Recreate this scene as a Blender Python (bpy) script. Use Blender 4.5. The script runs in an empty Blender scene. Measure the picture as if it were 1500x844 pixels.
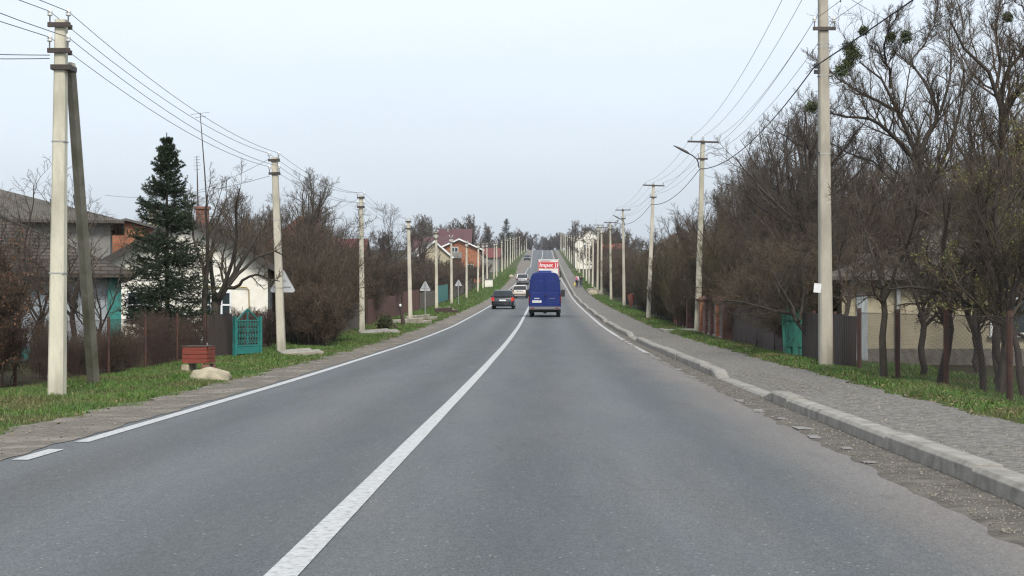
import bpy, bmesh, math, random
import numpy as np
from mathutils import Vector, Matrix

SC = bpy.context.scene
COL = SC.collection
R = math.radians
F = 2300.0            # focal length in pixels of the 1500 px wide photograph
CAM = (1.33, 0.0, 1.356)
YAW = 0.0212

# ------------------------------------------------------------------ terrain
_ys = np.arange(-120, 2200, 1.0)
_e = np.interp(_ys, [-120, 30, 55, 79, 110, 137, 165, 190, 230, 300, 413, 600, 640, 700, 760, 900, 1300, 2200],
               [0, 0, .12, .38, .98, 1.55, 2.25, 3.1, 4.75, 8.0, 13.5, 22.9, 24.6, 25.6, 25.0, 20.0, 12, 8])
_k = np.hanning(27); _k /= _k.sum()
_e = np.convolve(np.pad(_e, 13, mode='edge'), _k, mode='valid')
def E(y):
    return float(np.interp(y, _ys, _e))
def left_line(y):  return np.interp(y, [0, 200, 235, 262, 334, 341, 420, 520, 600], [-3.32, -3.3, -3.0, -2.5, -2.3, -1.9, -2.3, -3.0, -3.5])
def centre_line(y): return np.interp(y, [0, 300, 500, 640], [0, 0, .45, .1])
def right_line(y): return np.interp(y, [0, 200, 270, 900], [4.18, 4.2, 3.8, 3.8])
def grass_left(y): return np.interp(y, [0, 20, 40, 70, 200, 290, 400, 640], [-4.45, -4.45, -4.35, -4.65, -4.6, -4.3, -5.2, -5.6])
def hashn(x, y):
    a = np.sin(x * 1.73 + y * .61) + np.sin(x * .83 - y * 1.27 + 1.3) + np.sin(x * 2.9 + y * 2.1 + 4.0) * .6
    return a / 2.6
def prof(x, y):
    gl = float(grass_left(y))
    if x < gl:
        return float(np.interp(x, [-60, -20, -10, -8, -6.6, gl - .5, gl], [.1, -.06, -.03, -.01, -.005, -.015, -.035])) + .03 * hashn(x * 1.3, y * .8) * min(1, (gl - x))
    if x < float(left_line(y)) - .1: return -.025
    if x < 4.0: return -.03
    if x < 4.6: return -.03
    if x < 6.4: return .10
    return float(np.interp(x, [6.4, 6.7, 7.2, 7.6, 9.2, 20, 60], [.12, .155, .13, .06, -.14, -.2, .2])) + .025 * hashn(x * 1.5, y * .9)
def gz(x, y): return E(y) + prof(x, y)
def px(u, z):                 # lateral world X of a photo column at depth z
    return CAM[0] + (u - 750) / F * z - YAW * z
def pz(v, z): return CAM[2] + (450 - v) / F * z
def P(u, v, z): return np.array([px(u, z), z, pz(v, z)])

# ------------------------------------------------------------------ materials
def mat(name, c1, c2=None, scale=4.0, rough=.8, bump=0., bscale=30., metal=0., stain=None, sscale=1.0, samount=.5,
        stretch=(1, 1, 1), coat=0., spec=.5, rnd=0., island=0., lo=.35, hi=.65):
    m = bpy.data.materials.new(name); m.use_nodes = True
    nt = m.node_tree; N = nt.nodes; L = nt.links
    b = N['Principled BSDF']
    b.inputs['Roughness'].default_value = rough
    b.inputs['Metallic'].default_value = metal
    b.inputs['Specular IOR Level'].default_value = spec
    if coat:
        b.inputs['Coat Weight'].default_value = coat; b.inputs['Coat Roughness'].default_value = .06
    tc = N.new('ShaderNodeTexCoord'); mp = N.new('ShaderNodeMapping')
    mp.inputs['Scale'].default_value = stretch
    L.new(tc.outputs['Object'], mp.inputs['Vector'])
    col = None
    if c2 is None: c2 = tuple(x * .8 for x in c1)
    n = N.new('ShaderNodeTexNoise'); n.inputs['Scale'].default_value = scale; n.inputs['Detail'].default_value = 7
    n.inputs['Roughness'].default_value = .65
    L.new(mp.outputs[0], n.inputs['Vector'])
    r = N.new('ShaderNodeMapRange'); r.inputs[1].default_value = lo; r.inputs[2].default_value = hi
    L.new(n.outputs['Fac'], r.inputs[0])
    mx = N.new('ShaderNodeMix'); mx.data_type = 'RGBA'
    mx.inputs[6].default_value = (*c1, 1); mx.inputs[7].default_value = (*c2, 1)
    L.new(r.outputs[0], mx.inputs[0]); col = mx.outputs[2]
    if stain:
        n2 = N.new('ShaderNodeTexNoise'); n2.inputs['Scale'].default_value = sscale; n2.inputs['Detail'].default_value = 5
        L.new(mp.outputs[0], n2.inputs['Vector'])
        r2 = N.new('ShaderNodeMapRange'); r2.inputs[1].default_value = .48; r2.inputs[2].default_value = .72
        r2.inputs[4].default_value = samount
        L.new(n2.outputs['Fac'], r2.inputs[0])
        m2 = N.new('ShaderNodeMix'); m2.data_type = 'RGBA'; m2.inputs[7].default_value = (*stain, 1)
        L.new(r2.outputs[0], m2.inputs[0]); L.new(col, m2.inputs[6]); col = m2.outputs[2]
    if rnd or island:
        hs = N.new('ShaderNodeHueSaturation')
        src = None
        if rnd:
            oi = N.new('ShaderNodeObjectInfo'); src = oi.outputs['Random']; amt = rnd
        else:
            gi = N.new('ShaderNodeNewGeometry'); src = gi.outputs['Random Per Island']; amt = island
        q = N.new('ShaderNodeMapRange'); q.inputs[3].default_value = 1 - amt; q.inputs[4].default_value = 1 + amt
        L.new(src, q.inputs[0]); L.new(q.outputs[0], hs.inputs['Value'])
        q2 = N.new('ShaderNodeMath'); q2.operation = 'MULTIPLY_ADD'; q2.inputs[1].default_value = .03 ; q2.inputs[2].default_value = .490
        q3 = N.new('ShaderNodeMath'); q3.operation = 'FRACT'
        q4 = N.new('ShaderNodeMath'); q4.operation = 'MULTIPLY'; q4.inputs[1].default_value = 7.31
        L.new(src, q4.inputs[0]); L.new(q4.outputs[0], q3.inputs[0]); L.new(q3.outputs[0], q2.inputs[0]); L.new(q2.outputs[0], hs.inputs['Hue'])
        L.new(col, hs.inputs['Color']); col = hs.outputs[0]
    L.new(col, b.inputs['Base Color'])
    if bump:
        nb = N.new('ShaderNodeTexNoise'); nb.inputs['Scale'].default_value = bscale; nb.inputs['Detail'].default_value = 5
        L.new(mp.outputs[0], nb.inputs['Vector'])
        bp = N.new('ShaderNodeBump'); bp.inputs['Strength'].default_value = min(1, bump); bp.inputs['Distance'].default_value = .02
        L.new(nb.outputs['Fac'], bp.inputs['Height']); L.new(bp.outputs[0], b.inputs['Normal'])
    m['col'] = 1
    return m

def brickmat(name, c1, c2, mortar, bw=.26, bh=.078, msize=.011, along='XZ', bump=.6, rough=.85):
    m = bpy.data.materials.new(name); m.use_nodes = True
    nt = m.node_tree; N = nt.nodes; L = nt.links; b = N['Principled BSDF']; b.inputs['Roughness'].default_value = rough
    tc = N.new('ShaderNodeTexCoord'); sp = N.new('ShaderNodeSeparateXYZ'); cb = N.new('ShaderNodeCombineXYZ')
    L.new(tc.outputs['Object'], sp.inputs[0])
    if along == 'XZ':           # horizontal distance = x + y so both wall directions get courses
        ad = N.new('ShaderNodeMath'); ad.operation = 'ADD'
        L.new(sp.outputs[0], ad.inputs[0]); L.new(sp.outputs[1], ad.inputs[1]); L.new(ad.outputs[0], cb.inputs[0]); L.new(sp.outputs[2], cb.inputs[1])
    else:                       # roof sheets: along y, down slope in z
        L.new(sp.outputs[1 if along == 'YZ' else 0], cb.inputs[0]); L.new(sp.outputs[2], cb.inputs[1])
    t = N.new('ShaderNodeTexBrick'); t.inputs['Scale'].default_value = 1
    t.inputs['Brick Width'].default_value = bw; t.inputs['Row Height'].default_value = bh; t.inputs['Mortar Size'].default_value = msize
    t.inputs['Color1'].default_value = (*c1, 1); t.inputs['Color2'].default_value = (*c2, 1); t.inputs['Mortar'].default_value = (*mortar, 1)
    L.new(cb.outputs[0], t.inputs['Vector'])
    n = N.new('ShaderNodeTexNoise'); n.inputs['Scale'].default_value = 3; n.inputs['Detail'].default_value = 8; L.new(tc.outputs['Object'], n.inputs['Vector'])
    mr = N.new('ShaderNodeMapRange'); mr.inputs[1].default_value = .3; mr.inputs[2].default_value = .7; mr.inputs[3].default_value = .65; mr.inputs[4].default_value = 1.2
    L.new(n.outputs['Fac'], mr.inputs[0])
    hs = N.new('ShaderNodeHueSaturation'); L.new(mr.outputs[0], hs.inputs['Value']); L.new(t.outputs['Color'], hs.inputs['Color'])
    L.new(hs.outputs[0], b.inputs['Base Color'])
    bp = N.new('ShaderNodeBump'); bp.inputs['Strength'].default_value = bump; bp.inputs['Distance'].default_value = .02; bp.invert = True
    L.new(t.outputs['Fac'], bp.inputs['Height']); L.new(bp.outputs[0], b.inputs['Normal'])
    return m

def corrmat(name, c1, c2, axis='Y', period=.15, rough=.85, stain=(.05, .05, .035), rows=0.):
    m = mat(name, c1, c2, scale=1.2, rough=rough, stain=stain, sscale=2.5, samount=.6)
    nt = m.node_tree; N = nt.nodes; L = nt.links; b = N['Principled BSDF']
    tc = N.new('ShaderNodeTexCoord'); sp = N.new('ShaderNodeSeparateXYZ'); L.new(tc.outputs['Object'], sp.inputs[0])
    k = N.new('ShaderNodeMath'); k.operation = 'MULTIPLY'; k.inputs[1].default_value = 2 * math.pi / period
    L.new(sp.outputs['XYZ'.index(axis)], k.inputs[0])
    s = N.new('ShaderNodeMath'); s.operation = 'SINE'; L.new(k.outputs[0], s.inputs[0])
    bp = N.new('ShaderNodeBump'); bp.inputs['Strength'].default_value = .9; bp.inputs['Distance'].default_value = .03
    L.new(s.outputs[0], bp.inputs['Height']); L.new(bp.outputs[0], b.inputs['Normal'])
    return m

MT = {}
MT['concrete'] = mat('pole_concrete', (.50, .46, .37), (.40, .37, .30), scale=6, bump=.25, bscale=60, stain=(.17, .15, .11), sscale=2.6, samount=.62, stretch=(1, 1, .3), rnd=.2)
MT['old_concrete'] = mat('old_concrete', (0.31, 0.285, 0.235), (0.23, 0.21, 0.17), scale=6, bump=.3, bscale=50, stain=(.10, .10, .05), sscale=2.5, samount=.6, stretch=(1, 1, .3))
MT['iron'] = mat('dark_iron', (.035, .03, .028), (.06, .04, .03), scale=12, rough=.6)
MT['porcelain'] = mat('white_porcelain', (.72, .72, .70), (.6, .6, .58), scale=8, rough=.2)
MT['wire'] = mat('wire_aluminium', (.13, .13, .135), (.10, .10, .10), rough=.5, metal=.4)
MT['cable'] = mat('black_cable', (.02, .02, .022), rough=.6)
MT['bark'] = mat('dark_bark', (0.044, 0.032, 0.023), (0.022, 0.016, 0.012), scale=14, bump=.5, bscale=40, stretch=(1, 1, .3), rnd=.2)
MT['twig'] = mat('grey_brown_twigs', (0.092, 0.062, 0.039), (0.062, 0.043, 0.027), scale=3, rnd=.25, rough=.75)
MT['twig_pale'] = mat('pale_grey_twigs', (0.1, 0.076, 0.058), (0.072, 0.054, 0.042), scale=3, rnd=.22, rough=.75)
MT['twig_red'] = mat('reddish_brown_twigs', (0.088, 0.058, 0.036), (0.058, 0.039, 0.025), scale=3, rnd=.22, rough=.75)
MT['twig_olive'] = mat('olive_brown_twigs', (0.088, 0.066, 0.033), (0.056, 0.042, 0.023), scale=3, rnd=.22, rough=.75)
MT['twig_dark'] = mat('dark_twigs', (0.068, 0.047, 0.031), (0.044, 0.031, 0.021), scale=3, rnd=.22, rough=.75)
MT['needle'] = mat('spruce_needles', (0.016, 0.028, 0.009), (0.027, 0.043, 0.014), scale=3, island=.35, rough=.55)
MT['mistle'] = mat('mistletoe_green', (.07, .095, .022), (.05, .06, .02), scale=5, island=.4, rough=.6)
MT['dead_blade'] = mat('dead_grass_blades', (.19, .145, .07), (.12, .09, .045), scale=2, island=.35, rough=.8)
MT['bud'] = mat('yellow_green_buds', (0.13, 0.135, 0.018), (0.085, 0.095, 0.018), scale=5, island=.35, rough=.6)
MT['copper'] = mat('withered_copper_leaves', (0.1275, 0.0527, 0.0238), (0.085, 0.0323, 0.017), scale=5, island=.45, rough=.7)
MT['thuja'] = mat('yellow_green_thuja', (0.0525, 0.0562, 0.012), (0.0338, 0.0375, 0.009), scale=5, island=.4, rough=.7)
MT['blade'] = mat('grass_blades', (.080, .145, .016), (.050, .104, .013), scale=.7, island=.45, rough=.6, stain=(.135, .105, .045), sscale=.6, samount=.85)
MT['plaster_white'] = mat('white_plaster', (.80, .78, .70), (.70, .67, .58), scale=3, bump=.15, bscale=40, stain=(.5, .45, .36), sscale=.9, samount=.4)
MT['plaster_blue'] = mat('pale_blue_plaster', (.36, .40, .43), (.28, .31, .34), scale=2, bump=.15, stain=(.22, .22, .2), sscale=1.3, samount=.5)
MT['plaster_cream'] = mat('cream_plaster', (0.42, 0.37, 0.25), (0.34, 0.3, 0.21), scale=2, bump=.2, stain=(.22, .18, .13), sscale=1.1, samount=.5)
MT['plaster_grey'] = mat('grey_plaster', (0.21, 0.2, 0.18), (0.15, 0.145, 0.135), scale=2, bump=.2)
MT['teal'] = mat('teal_paint', (.018, .17, .155), (.03, .22, .19), scale=6, rough=.55, stain=(.05, .07, .06), sscale=5, samount=.5)
MT['teal_old'] = mat('peeling_green_paint', (.045, .24, .17), (.02, .13, .095), scale=5, rough=.75, stain=(.035, .045, .035), sscale=5, samount=.75, stretch=(3, 3, .5), bump=.4)
MT['blue_paint'] = mat('blue_gate_paint', (.03, .13, .22), (.05, .17, .26), scale=5, rough=.5)
MT['rust'] = mat('rusty_steel', (.085, .036, .024), (.045, .024, .018), scale=7, rough=.85, stain=(.03, .022, .02), sscale=2, samount=.6)
MT['brown_sheet'] = corrmat('brown_sheet_metal', (.038, .021, .017), (.052, .028, .02), axis='Y', period=.2, rough=.6, stain=(.02, .014, .012))
MT['redwood'] = mat('red_painted_wood', (.23, .042, .022), (.16, .03, .018), scale=4, rough=.7, stain=(.08, .03, .02), sscale=3, samount=.6, stretch=(1, 1, 5), bump=.2)
MT['greywood'] = mat('weathered_wood', (0.14, 0.119, 0.091), (0.084, 0.07, 0.056), scale=5, rough=.9, stretch=(4, 4, .4), bump=.3, stain=(.07, .06, .05), sscale=1.5)
MT['brownwood'] = mat('dark_brown_wood', (.07, .045, .034), (.04, .027, .022), scale=5, rough=.9, stretch=(4, 4, .4), bump=.3)
MT['redfence'] = mat('red_brown_boards', (0.128, 0.048, 0.028), (0.08, 0.032, 0.0224), scale=4, rough=.8, stretch=(4, 4, .4))
MT['palewood'] = mat('pale_blue_white_boards', (.40, .45, .46), (.25, .28, .28), scale=4, rough=.8, stretch=(4, 4, .4), stain=(.12, .1, .08), sscale=2)
MT['stone'] = mat('pale_stone', (.42, .36, .25), (.30, .26, .18), scale=5, bump=.8, bscale=14, stain=(.16, .14, .09), sscale=4, samount=.6)
MT['rubble'] = mat('grey_rubble', (.24, .21, .175), (.13, .115, .095), scale=6, bump=.7, bscale=14, rnd=.2)
MT['brick_orange'] = brickmat('orange_brick', (.42, .135, .05), (.32, .09, .035), (.26, .19, .14))
MT['brick_red'] = brickmat('red_brick', (.20, .07, .045), (.13, .048, .035), (.16, .13, .11))
MT['brick_grey'] = brickmat('grey_block_infill', (.23, .20, .18), (.16, .135, .12), (.09, .075, .07), bw=.4, bh=.06, msize=.012)
MT['shingle'] = brickmat('slate_shingle', (.088, .070, .054), (.056, .046, .037), (.024, .019, .016), bw=.34, bh=.095, msize=.012, along='X', bump=1.)
MT['slate_y'] = corrmat('grey_slate_sheets', (.19, .18, .165), (.125, .12, .11), axis='Y')
MT['slate_x'] = corrmat('grey_slate_sheets_across', (.115, .098, .08), (.075, .065, .054), axis='X')
MT['slate_dark'] = corrmat('dark_slate_sheets', (.10, .095, .09), (.07, .066, .06), axis='Y')
MT['roof_red'] = corrmat('red_metal_roof', (.15, .035, .032), (.115, .03, .027), axis='Y', period=.3, rough=.5, stain=(.15, .02, .02))
MT['roof_orange'] = corrmat('orange_tile_roof', (.24, .068, .038), (.19, .055, .032), axis='Y', period=.3, rough=.7, stain=(.2, .05, .03))
MT['roof_maroon'] = corrmat('maroon_metal_roof', (.095, .034, .036), (.075, .028, .03), axis='Y', period=.3, rough=.55, stain=(.08, .03, .03))
MT['fascia'] = mat('dark_fascia_boards', (.05, .042, .038), (.035, .03, .027), scale=5)
MT['white_paint'] = mat('white_painted_frame', (.72, .73, .72), (.62, .63, .62), scale=5, rough=.45)
MT['window_glass'] = mat('window_glass', (.035, .05, .055), (.02, .03, .034), scale=1.5, rough=.06)
MT['gas_yellow'] = mat('yellow_gas_pipe', (.30, .21, .05), (.24, .17, .05), rough=.5)
MT['sign_back'] = mat('galvanised_sign_back', (.47, .48, .49), (.40, .41, .42), scale=5, rough=.45, metal=.25)
MT['galv'] = mat('galvanised_post', (.38, .38, .37), (.28, .28, .27), scale=6, rough=.5, metal=.3)
MT['paper'] = mat('white_paper', (.75, .75, .74), (.62, .62, .6), scale=20, rough=.8)
MT['orange_plastic'] = mat('orange_sheet', (0.16, 0.038, 0.022), (0.11, 0.028, 0.017), rough=.6)
MT['tarp'] = mat('grey_blue_tarp', (.09, .10, .12), (.06, .07, .08), scale=5, bump=.8, bscale=10)
# vehicles and people
MT['van_blue'] = mat('deep_blue_paint', (0.004, 0.018, 0.135), (0.005, 0.017, 0.115), scale=2, rough=.45, spec=.3, stain=(.03, .032, .06), sscale=1.2, samount=.25)
MT['black_paint'] = mat('black_car_paint', (.012, .016, .020), (.010, .013, .016), rough=.25, coat=.6)
MT['beige_paint'] = mat('pale_beige_paint', (.46, .41, .35), (.43, .38, .32), rough=.3, coat=.5)
MT['silver_paint'] = mat('grey_silver_paint', (.19, .20, .22), (.17, .18, .2), rough=.3, coat=.5, metal=.3)
MT['dark_paint'] = mat('dark_blue_paint', (.03, .035, .05), (.026, .03, .043), rough=.3, coat=.5)
MT['car_glass'] = mat('dark_car_glass', (.015, .018, .02), (.012, .014, .016), rough=.05)
MT['rubber'] = mat('black_rubber', (.014, .014, .014), (.022, .021, .02), rough=.85)
MT['rim'] = mat('wheel_rim', (.32, .32, .33), (.25, .25, .26), rough=.35, metal=.7)
MT['plastic_grey'] = mat('grey_bumper_plastic', (.16, .16, .165), (.12, .12, .12), rough=.6)
MT['black_plastic'] = mat('black_plastic', (.018, .018, .019), rough=.6)
MT['lamp_red'] = mat('red_lamp_glass', (.33, .012, .012), (.26, .01, .01), rough=.15)
MT['lamp_red_dark'] = mat('dark_red_lamp_glass', (.12, .012, .014), (.10, .01, .012), rough=.15)
MT['lamp_white'] = mat('clear_lamp_glass', (.6, .6, .6), rough=.12)
MT['plate'] = mat('number_plate_white', (.74, .74, .72), (.6, .6, .6), scale=40, rough=.4)
MT['truck_white'] = mat('white_truck_panel', (.66, .65, .63), (.58, .57, .55), scale=2, rough=.45)
MT['truck_red'] = mat('truck_red_band', (.50, .025, .035), (.44, .022, .03), scale=2, rough=.45)
MT['letter_white'] = mat('white_lettering', (.8, .8, .8), rough=.5)
MT['letter_red'] = mat('red_lettering', (.45, .10, .09), rough=.5)
MT['skin'] = mat('skin', (.45, .27, .19), rough=.5)
MT['hair'] = mat('black_hair', (.012, .01, .009), rough=.6)
MT['cloth_white'] = mat('white_cloth', (.72, .66, .66), (.62, .56, .57), rough=.9)
MT['cloth_navy'] = mat('navy_trousers', (.02, .024, .045), rough=.9)
MT['cloth_black'] = mat('black_cloth', (.016, .016, .02), rough=.9)
MT['cloth_jeans'] = mat('dark_jeans', (.05, .065, .10), rough=.9)
MT['pink'] = mat('pink_backpack', (.40, .10, .19), (.32, .08, .16), rough=.8)
MT['yellow_bag'] = mat('yellow_plastic_bag', (.58, .45, .06), (.5, .38, .05), rough=.4)
# brake light of the black car is lit
mb_ = bpy.data.materials.new('lit_tail_lamp'); mb_.use_nodes = True
b_ = mb_.node_tree.nodes['Principled BSDF']; b_.inputs['Base Color'].default_value = (.4, .015, .01, 1)
b_.inputs['Emission Color'].default_value = (1, .10, .04, 1); b_.inputs['Emission Strength'].default_value = .15
MT['lamp_lit'] = mb_

# ------------------------------------------------------------------ objects
def tag(o, label=None, cat=None, group=None, kind=None):
    if label: o['label'] = label
    if cat: o['category'] = cat
    if group: o['group'] = group
    if kind: o['kind'] = kind
    return o
def empty(name, loc, rz=0., label=None, cat=None, group=None):
    o = bpy.data.objects.new(name, None); COL.objects.link(o)
    o.location = loc; o.rotation_euler = (0, 0, rz); o.empty_display_size = .2
    return tag(o, label, cat, group)
def link_mesh(name, me, material, parent=None, smooth=False):
    o = bpy.data.objects.new(name, me); COL.objects.link(o)
    if material is not None:
        for mm in (material if isinstance(material, (list, tuple)) else [material]): me.materials.append(mm)
    if parent is not None: o.parent = parent
    if smooth: me.polygons.foreach_set('use_smooth', np.ones(len(me.polygons), dtype=bool))
    return o
def copy_tree(o, parent=None):
    c = o.copy(); COL.objects.link(c)
    if parent is not None: c.parent = parent
    for ch in list(o.children): copy_tree(ch, c)
    return c
class MB:
    def __init__(s): s.v = []; s.f = []; s.m = []
    def add(s, vs, fs, mi=0):
        k = len(s.v); s.v += [tuple(map(float, p)) for p in vs]
        s.f += [tuple(i + k for i in f) for f in fs]; s.m += [mi] * len(fs); return s
    def box(s, c, d, rz=0., mi=0, M=None):
        x, y, z = d[0] / 2, d[1] / 2, d[2] / 2
        vs = [Vector((a * x, b * y, e * z)) for a in (-1, 1) for b in (-1, 1) for e in (-1, 1)]
        rot = M if M is not None else Matrix.Rotation(rz, 3, 'Z')
        vs = [rot @ v + Vector(c) for v in vs]
        return s.add(vs, [(0, 1, 3, 2), (4, 6, 7, 5), (0, 4, 5, 1), (2, 3, 7, 6), (0, 2, 6, 4), (1, 5, 7, 3)], mi)
    def bar(s, p, q, w, h, mi=0):
        p = Vector(p); q = Vector(q); d = q - p
        M = d.to_track_quat('Y', 'Z').to_matrix()
        return s.box((p + q) / 2, (w, d.length, h), mi=mi, M=M)
    def tube(s, pts, r, n=8, mi=0, cap=True):
        pts = [Vector(p) for p in pts]
        rr = r if isinstance(r, (list, tuple)) else [r] * len(pts)
        rings = []
        for i, p in enumerate(pts):
            t = (pts[min(i + 1, len(pts) - 1)] - pts[max(i - 1, 0)]).normalized()
            a = t.orthogonal().normalized() if i == 0 else (a - t * a.dot(t)).normalized()
            b = t.cross(a)
            rings.append([p + (a * math.cos(2 * math.pi * k / n) + b * math.sin(2 * math.pi * k / n)) * rr[i] for k in range(n)])
        vs = [v for g in rings for v in g]
        fs = [(i * n + k, i * n + (k + 1) % n, (i + 1) * n + (k + 1) % n, (i + 1) * n + k) for i in range(len(pts) - 1) for k in range(n)]
        if cap: fs += [tuple(reversed(range(n))), tuple(range((len(pts) - 1) * n, len(pts) * n))]
        return s.add(vs, fs, mi)
    def lathe(s, prof_, c, axis='Z', n=14, mi=0):      # prof_: (radius, height) pairs
        vs = []
        for (r, h) in prof_:
            for k in range(n):
                a = 2 * math.pi * k / n; x, y = r * math.cos(a), r * math.sin(a)
                p = (x, y, h) if axis == 'Z' else (h, x, y) if axis == 'X' else (x, h, y)
                vs.append((p[0] + c[0], p[1] + c[1], p[2] + c[2]))
        m = len(prof_)
        fs = [(i * n + k, i * n + (k + 1) % n, (i + 1) * n + (k + 1) % n, (i + 1) * n + k) for i in range(m - 1) for k in range(n)]
        fs += [tuple(reversed(range(n))), tuple(range((m - 1) * n, m * n))]
        return s.add(vs, fs, mi)
    def prism(s, poly, axis, a, b, mi=0):              # poly: 2-D outline, extruded along axis from a to b
        def pt(p, h): return (p[0], h, p[1]) if axis == 'Y' else (h, p[0], p[1]) if axis == 'X' else (p[0], p[1], h)
        n = len(poly); vs = [pt(p, a) for p in poly] + [pt(p, b) for p in poly]
        fs = [tuple(range(n)), tuple(range(2 * n - 1, n - 1, -1))] + [(i, i + n, (i + 1) % n + n, (i + 1) % n) for i in range(n)]
        return s.add(vs, fs, mi)
    def loft(s, secs, mi=0):                           # secs: lists of the same number of points
        n = len(secs[0]); vs = [p for q in secs for p in q]
        fs = [(i * n + k, i * n + (k + 1) % n, (i + 1) * n + (k + 1) % n, (i + 1) * n + k) for i in range(len(secs) - 1) for k in range(n)]
        fs += [tuple(reversed(range(n))), tuple(range((len(secs) - 1) * n, len(secs) * n))]
        return s.add(vs, fs, mi)
    def build(s, name, material, parent=None, bevel=0., smooth=False, seg=2):
        me = bpy.data.meshes.new(name); me.from_pydata(s.v, [], s.f)
        bm = bmesh.new(); bm.from_mesh(me); bmesh.ops.recalc_face_normals(bm, faces=bm.faces); bm.to_mesh(me); bm.free()
        o = link_mesh(name, me, material, parent)
        if max(s.m, default=0) > 0: me.polygons.foreach_set('material_index', s.m)
        if smooth: me.polygons.foreach_set('use_smooth', [True] * len(me.polygons))
        if bevel:
            md = o.modifiers.new('bevel', 'BEVEL'); md.width = bevel; md.segments = seg; md.limit_method = 'ANGLE'; md.angle_limit = R(35)
        return o
def np_mesh(name, V, Q, mats=None, mi=None):           # V (n,3), Q (m,k)
    me = bpy.data.meshes.new(name); m, k = Q.shape
    me.vertices.add(len(V)); me.vertices.foreach_set('co', np.ascontiguousarray(V, dtype=np.float32).ravel())
    me.loops.add(m * k); me.loops.foreach_set('vertex_index', np.ascontiguousarray(Q, dtype=np.int32).ravel())
    me.polygons.add(m); me.polygons.foreach_set('loop_start', np.arange(0, m * k, k, dtype=np.int32))
    me.polygons.foreach_set('loop_total', np.full(m, k, dtype=np.int32))
    me.update(calc_edges=True)
    return me
CLOUD, CLOUD_COL, SKY_STR, SUN_STR, EXPO, HAZE = .62, (6.3, 7.05, 7.9), .10, 2.1, .44, .00016
# ------------------------------------------------------------------ trees
def unit(a): return a / np.maximum(np.linalg.norm(a, axis=-1, keepdims=True), 1e-9)
def grow(rng, Pp, Rp, n, t=(.25, 1.), ang=(35, 70), ratio=.5, length=None, up=.05, wig=.18, K=5, rr=.6, taper=.3, rmin=.002, fall=.4, flat=0.):
    """children of every parent polyline: Pp (N,K,3), Rp (N,K) -> (N*n,K2,3), (N*n,K2)"""
    N, Kp, _ = Pp.shape
    ts = t[0] + (t[1] - t[0]) * (np.arange(n)[None, :] + rng.uniform(0, 1, (N, n))) / n
    f = ts * (Kp - 1); i = np.minimum(f.astype(int), Kp - 2); w = (f - i)[..., None]
    I = np.arange(N)[:, None]
    pos = Pp[I, i] * (1 - w) + Pp[I, i + 1] * w
    rad = Rp[I, i] * (1 - w[..., 0]) + Rp[I, i + 1] * w[..., 0]
    tan = unit(Pp[I, i + 1] - Pp[I, i])
    rv = rng.normal(size=tan.shape); perp = unit(rv - (rv * tan).sum(-1, keepdims=True) * tan)
    a = np.radians(rng.uniform(ang[0], ang[1], (N, n)))[..., None]
    d = unit(tan * np.cos(a) + perp * np.sin(a) + np.array([0, 0, up * 2]))
    if flat: d[..., 2] *= (1 - flat); d = unit(d)
    plen = np.linalg.norm(np.diff(Pp, axis=1), axis=-1).sum(1)[:, None]
    Ln = (plen * ratio if length is None else np.full((N, 1), length)) * (1 - fall * (ts - t[0]) / max(t[1] - t[0], 1e-6)) * rng.uniform(.65, 1.25, (N, n))
    step = (Ln / (K - 1))[..., None]
    out = np.zeros((N, n, K, 3)); out[:, :, 0] = pos; p = pos
    for k in range(1, K):
        d = unit(d + rng.normal(size=d.shape) * wig + np.array([0, 0, up]))
        p = p + d * step; out[:, :, k] = p
    r0 = np.maximum(rad * rr, rmin)
    r = r0[..., None] * np.linspace(1, taper, K)[None, None, :]
    r = np.maximum(r, rmin * .6)
    return out.reshape(N * n, K, 3), r.reshape(N * n, K)
def resample(pts, K):
    pts = np.asarray(pts, float); s = np.r_[0, np.cumsum(np.linalg.norm(np.diff(pts, axis=0), axis=1))]
    q = np.linspace(0, s[-1], K); return np.stack([np.interp(q, s, pts[:, j]) for j in range(pts.shape[1])], 1)
def tubes(Pp, Rp, S):
    N, K, _ = Pp.shape
    T = np.empty_like(Pp); T[:, 1:-1] = Pp[:, 2:] - Pp[:, :-2]; T[:, 0] = Pp[:, 1] - Pp[:, 0]; T[:, -1] = Pp[:, -1] - Pp[:, -2]
    T = unit(T); mean = unit(T.mean(1)); ref = np.where(np.abs(mean[:, 2:3]) > .8, np.array([[1., .2, 0]]), np.array([[0., 0., 1.]]))[:, None, :]
    A = unit(np.cross(T, np.broadcast_to(ref, T.shape))); B = np.cross(T, A)
    an = 2 * np.pi * np.arange(S) / S
    V = Pp[:, :, None] + (A[:, :, None] * np.cos(an)[:, None] + B[:, :, None] * np.sin(an)[:, None]) * Rp[:, :, None, None]
    b = (np.arange(N) * K * S)[:, None, None] + (np.arange(K - 1) * S)[None, :, None]
    k = np.arange(S)[None, None, :]; k2 = (k + 1) % S
    Q = np.stack([b + k, b + k2, b + S + k2, b + S + k], -1).reshape(-1, 4)
    return V.reshape(-1, 3), Q
def tube_mesh(name, parts):
    Vs, Qs, o = [], [], 0
    for (Pp, Rp, S) in parts:
        V, Q = tubes(Pp, Rp, S); Vs.append(V); Qs.append(Q + o); o += len(V)
    return np_mesh(name, np.concatenate(Vs), np.concatenate(Qs))
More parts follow.
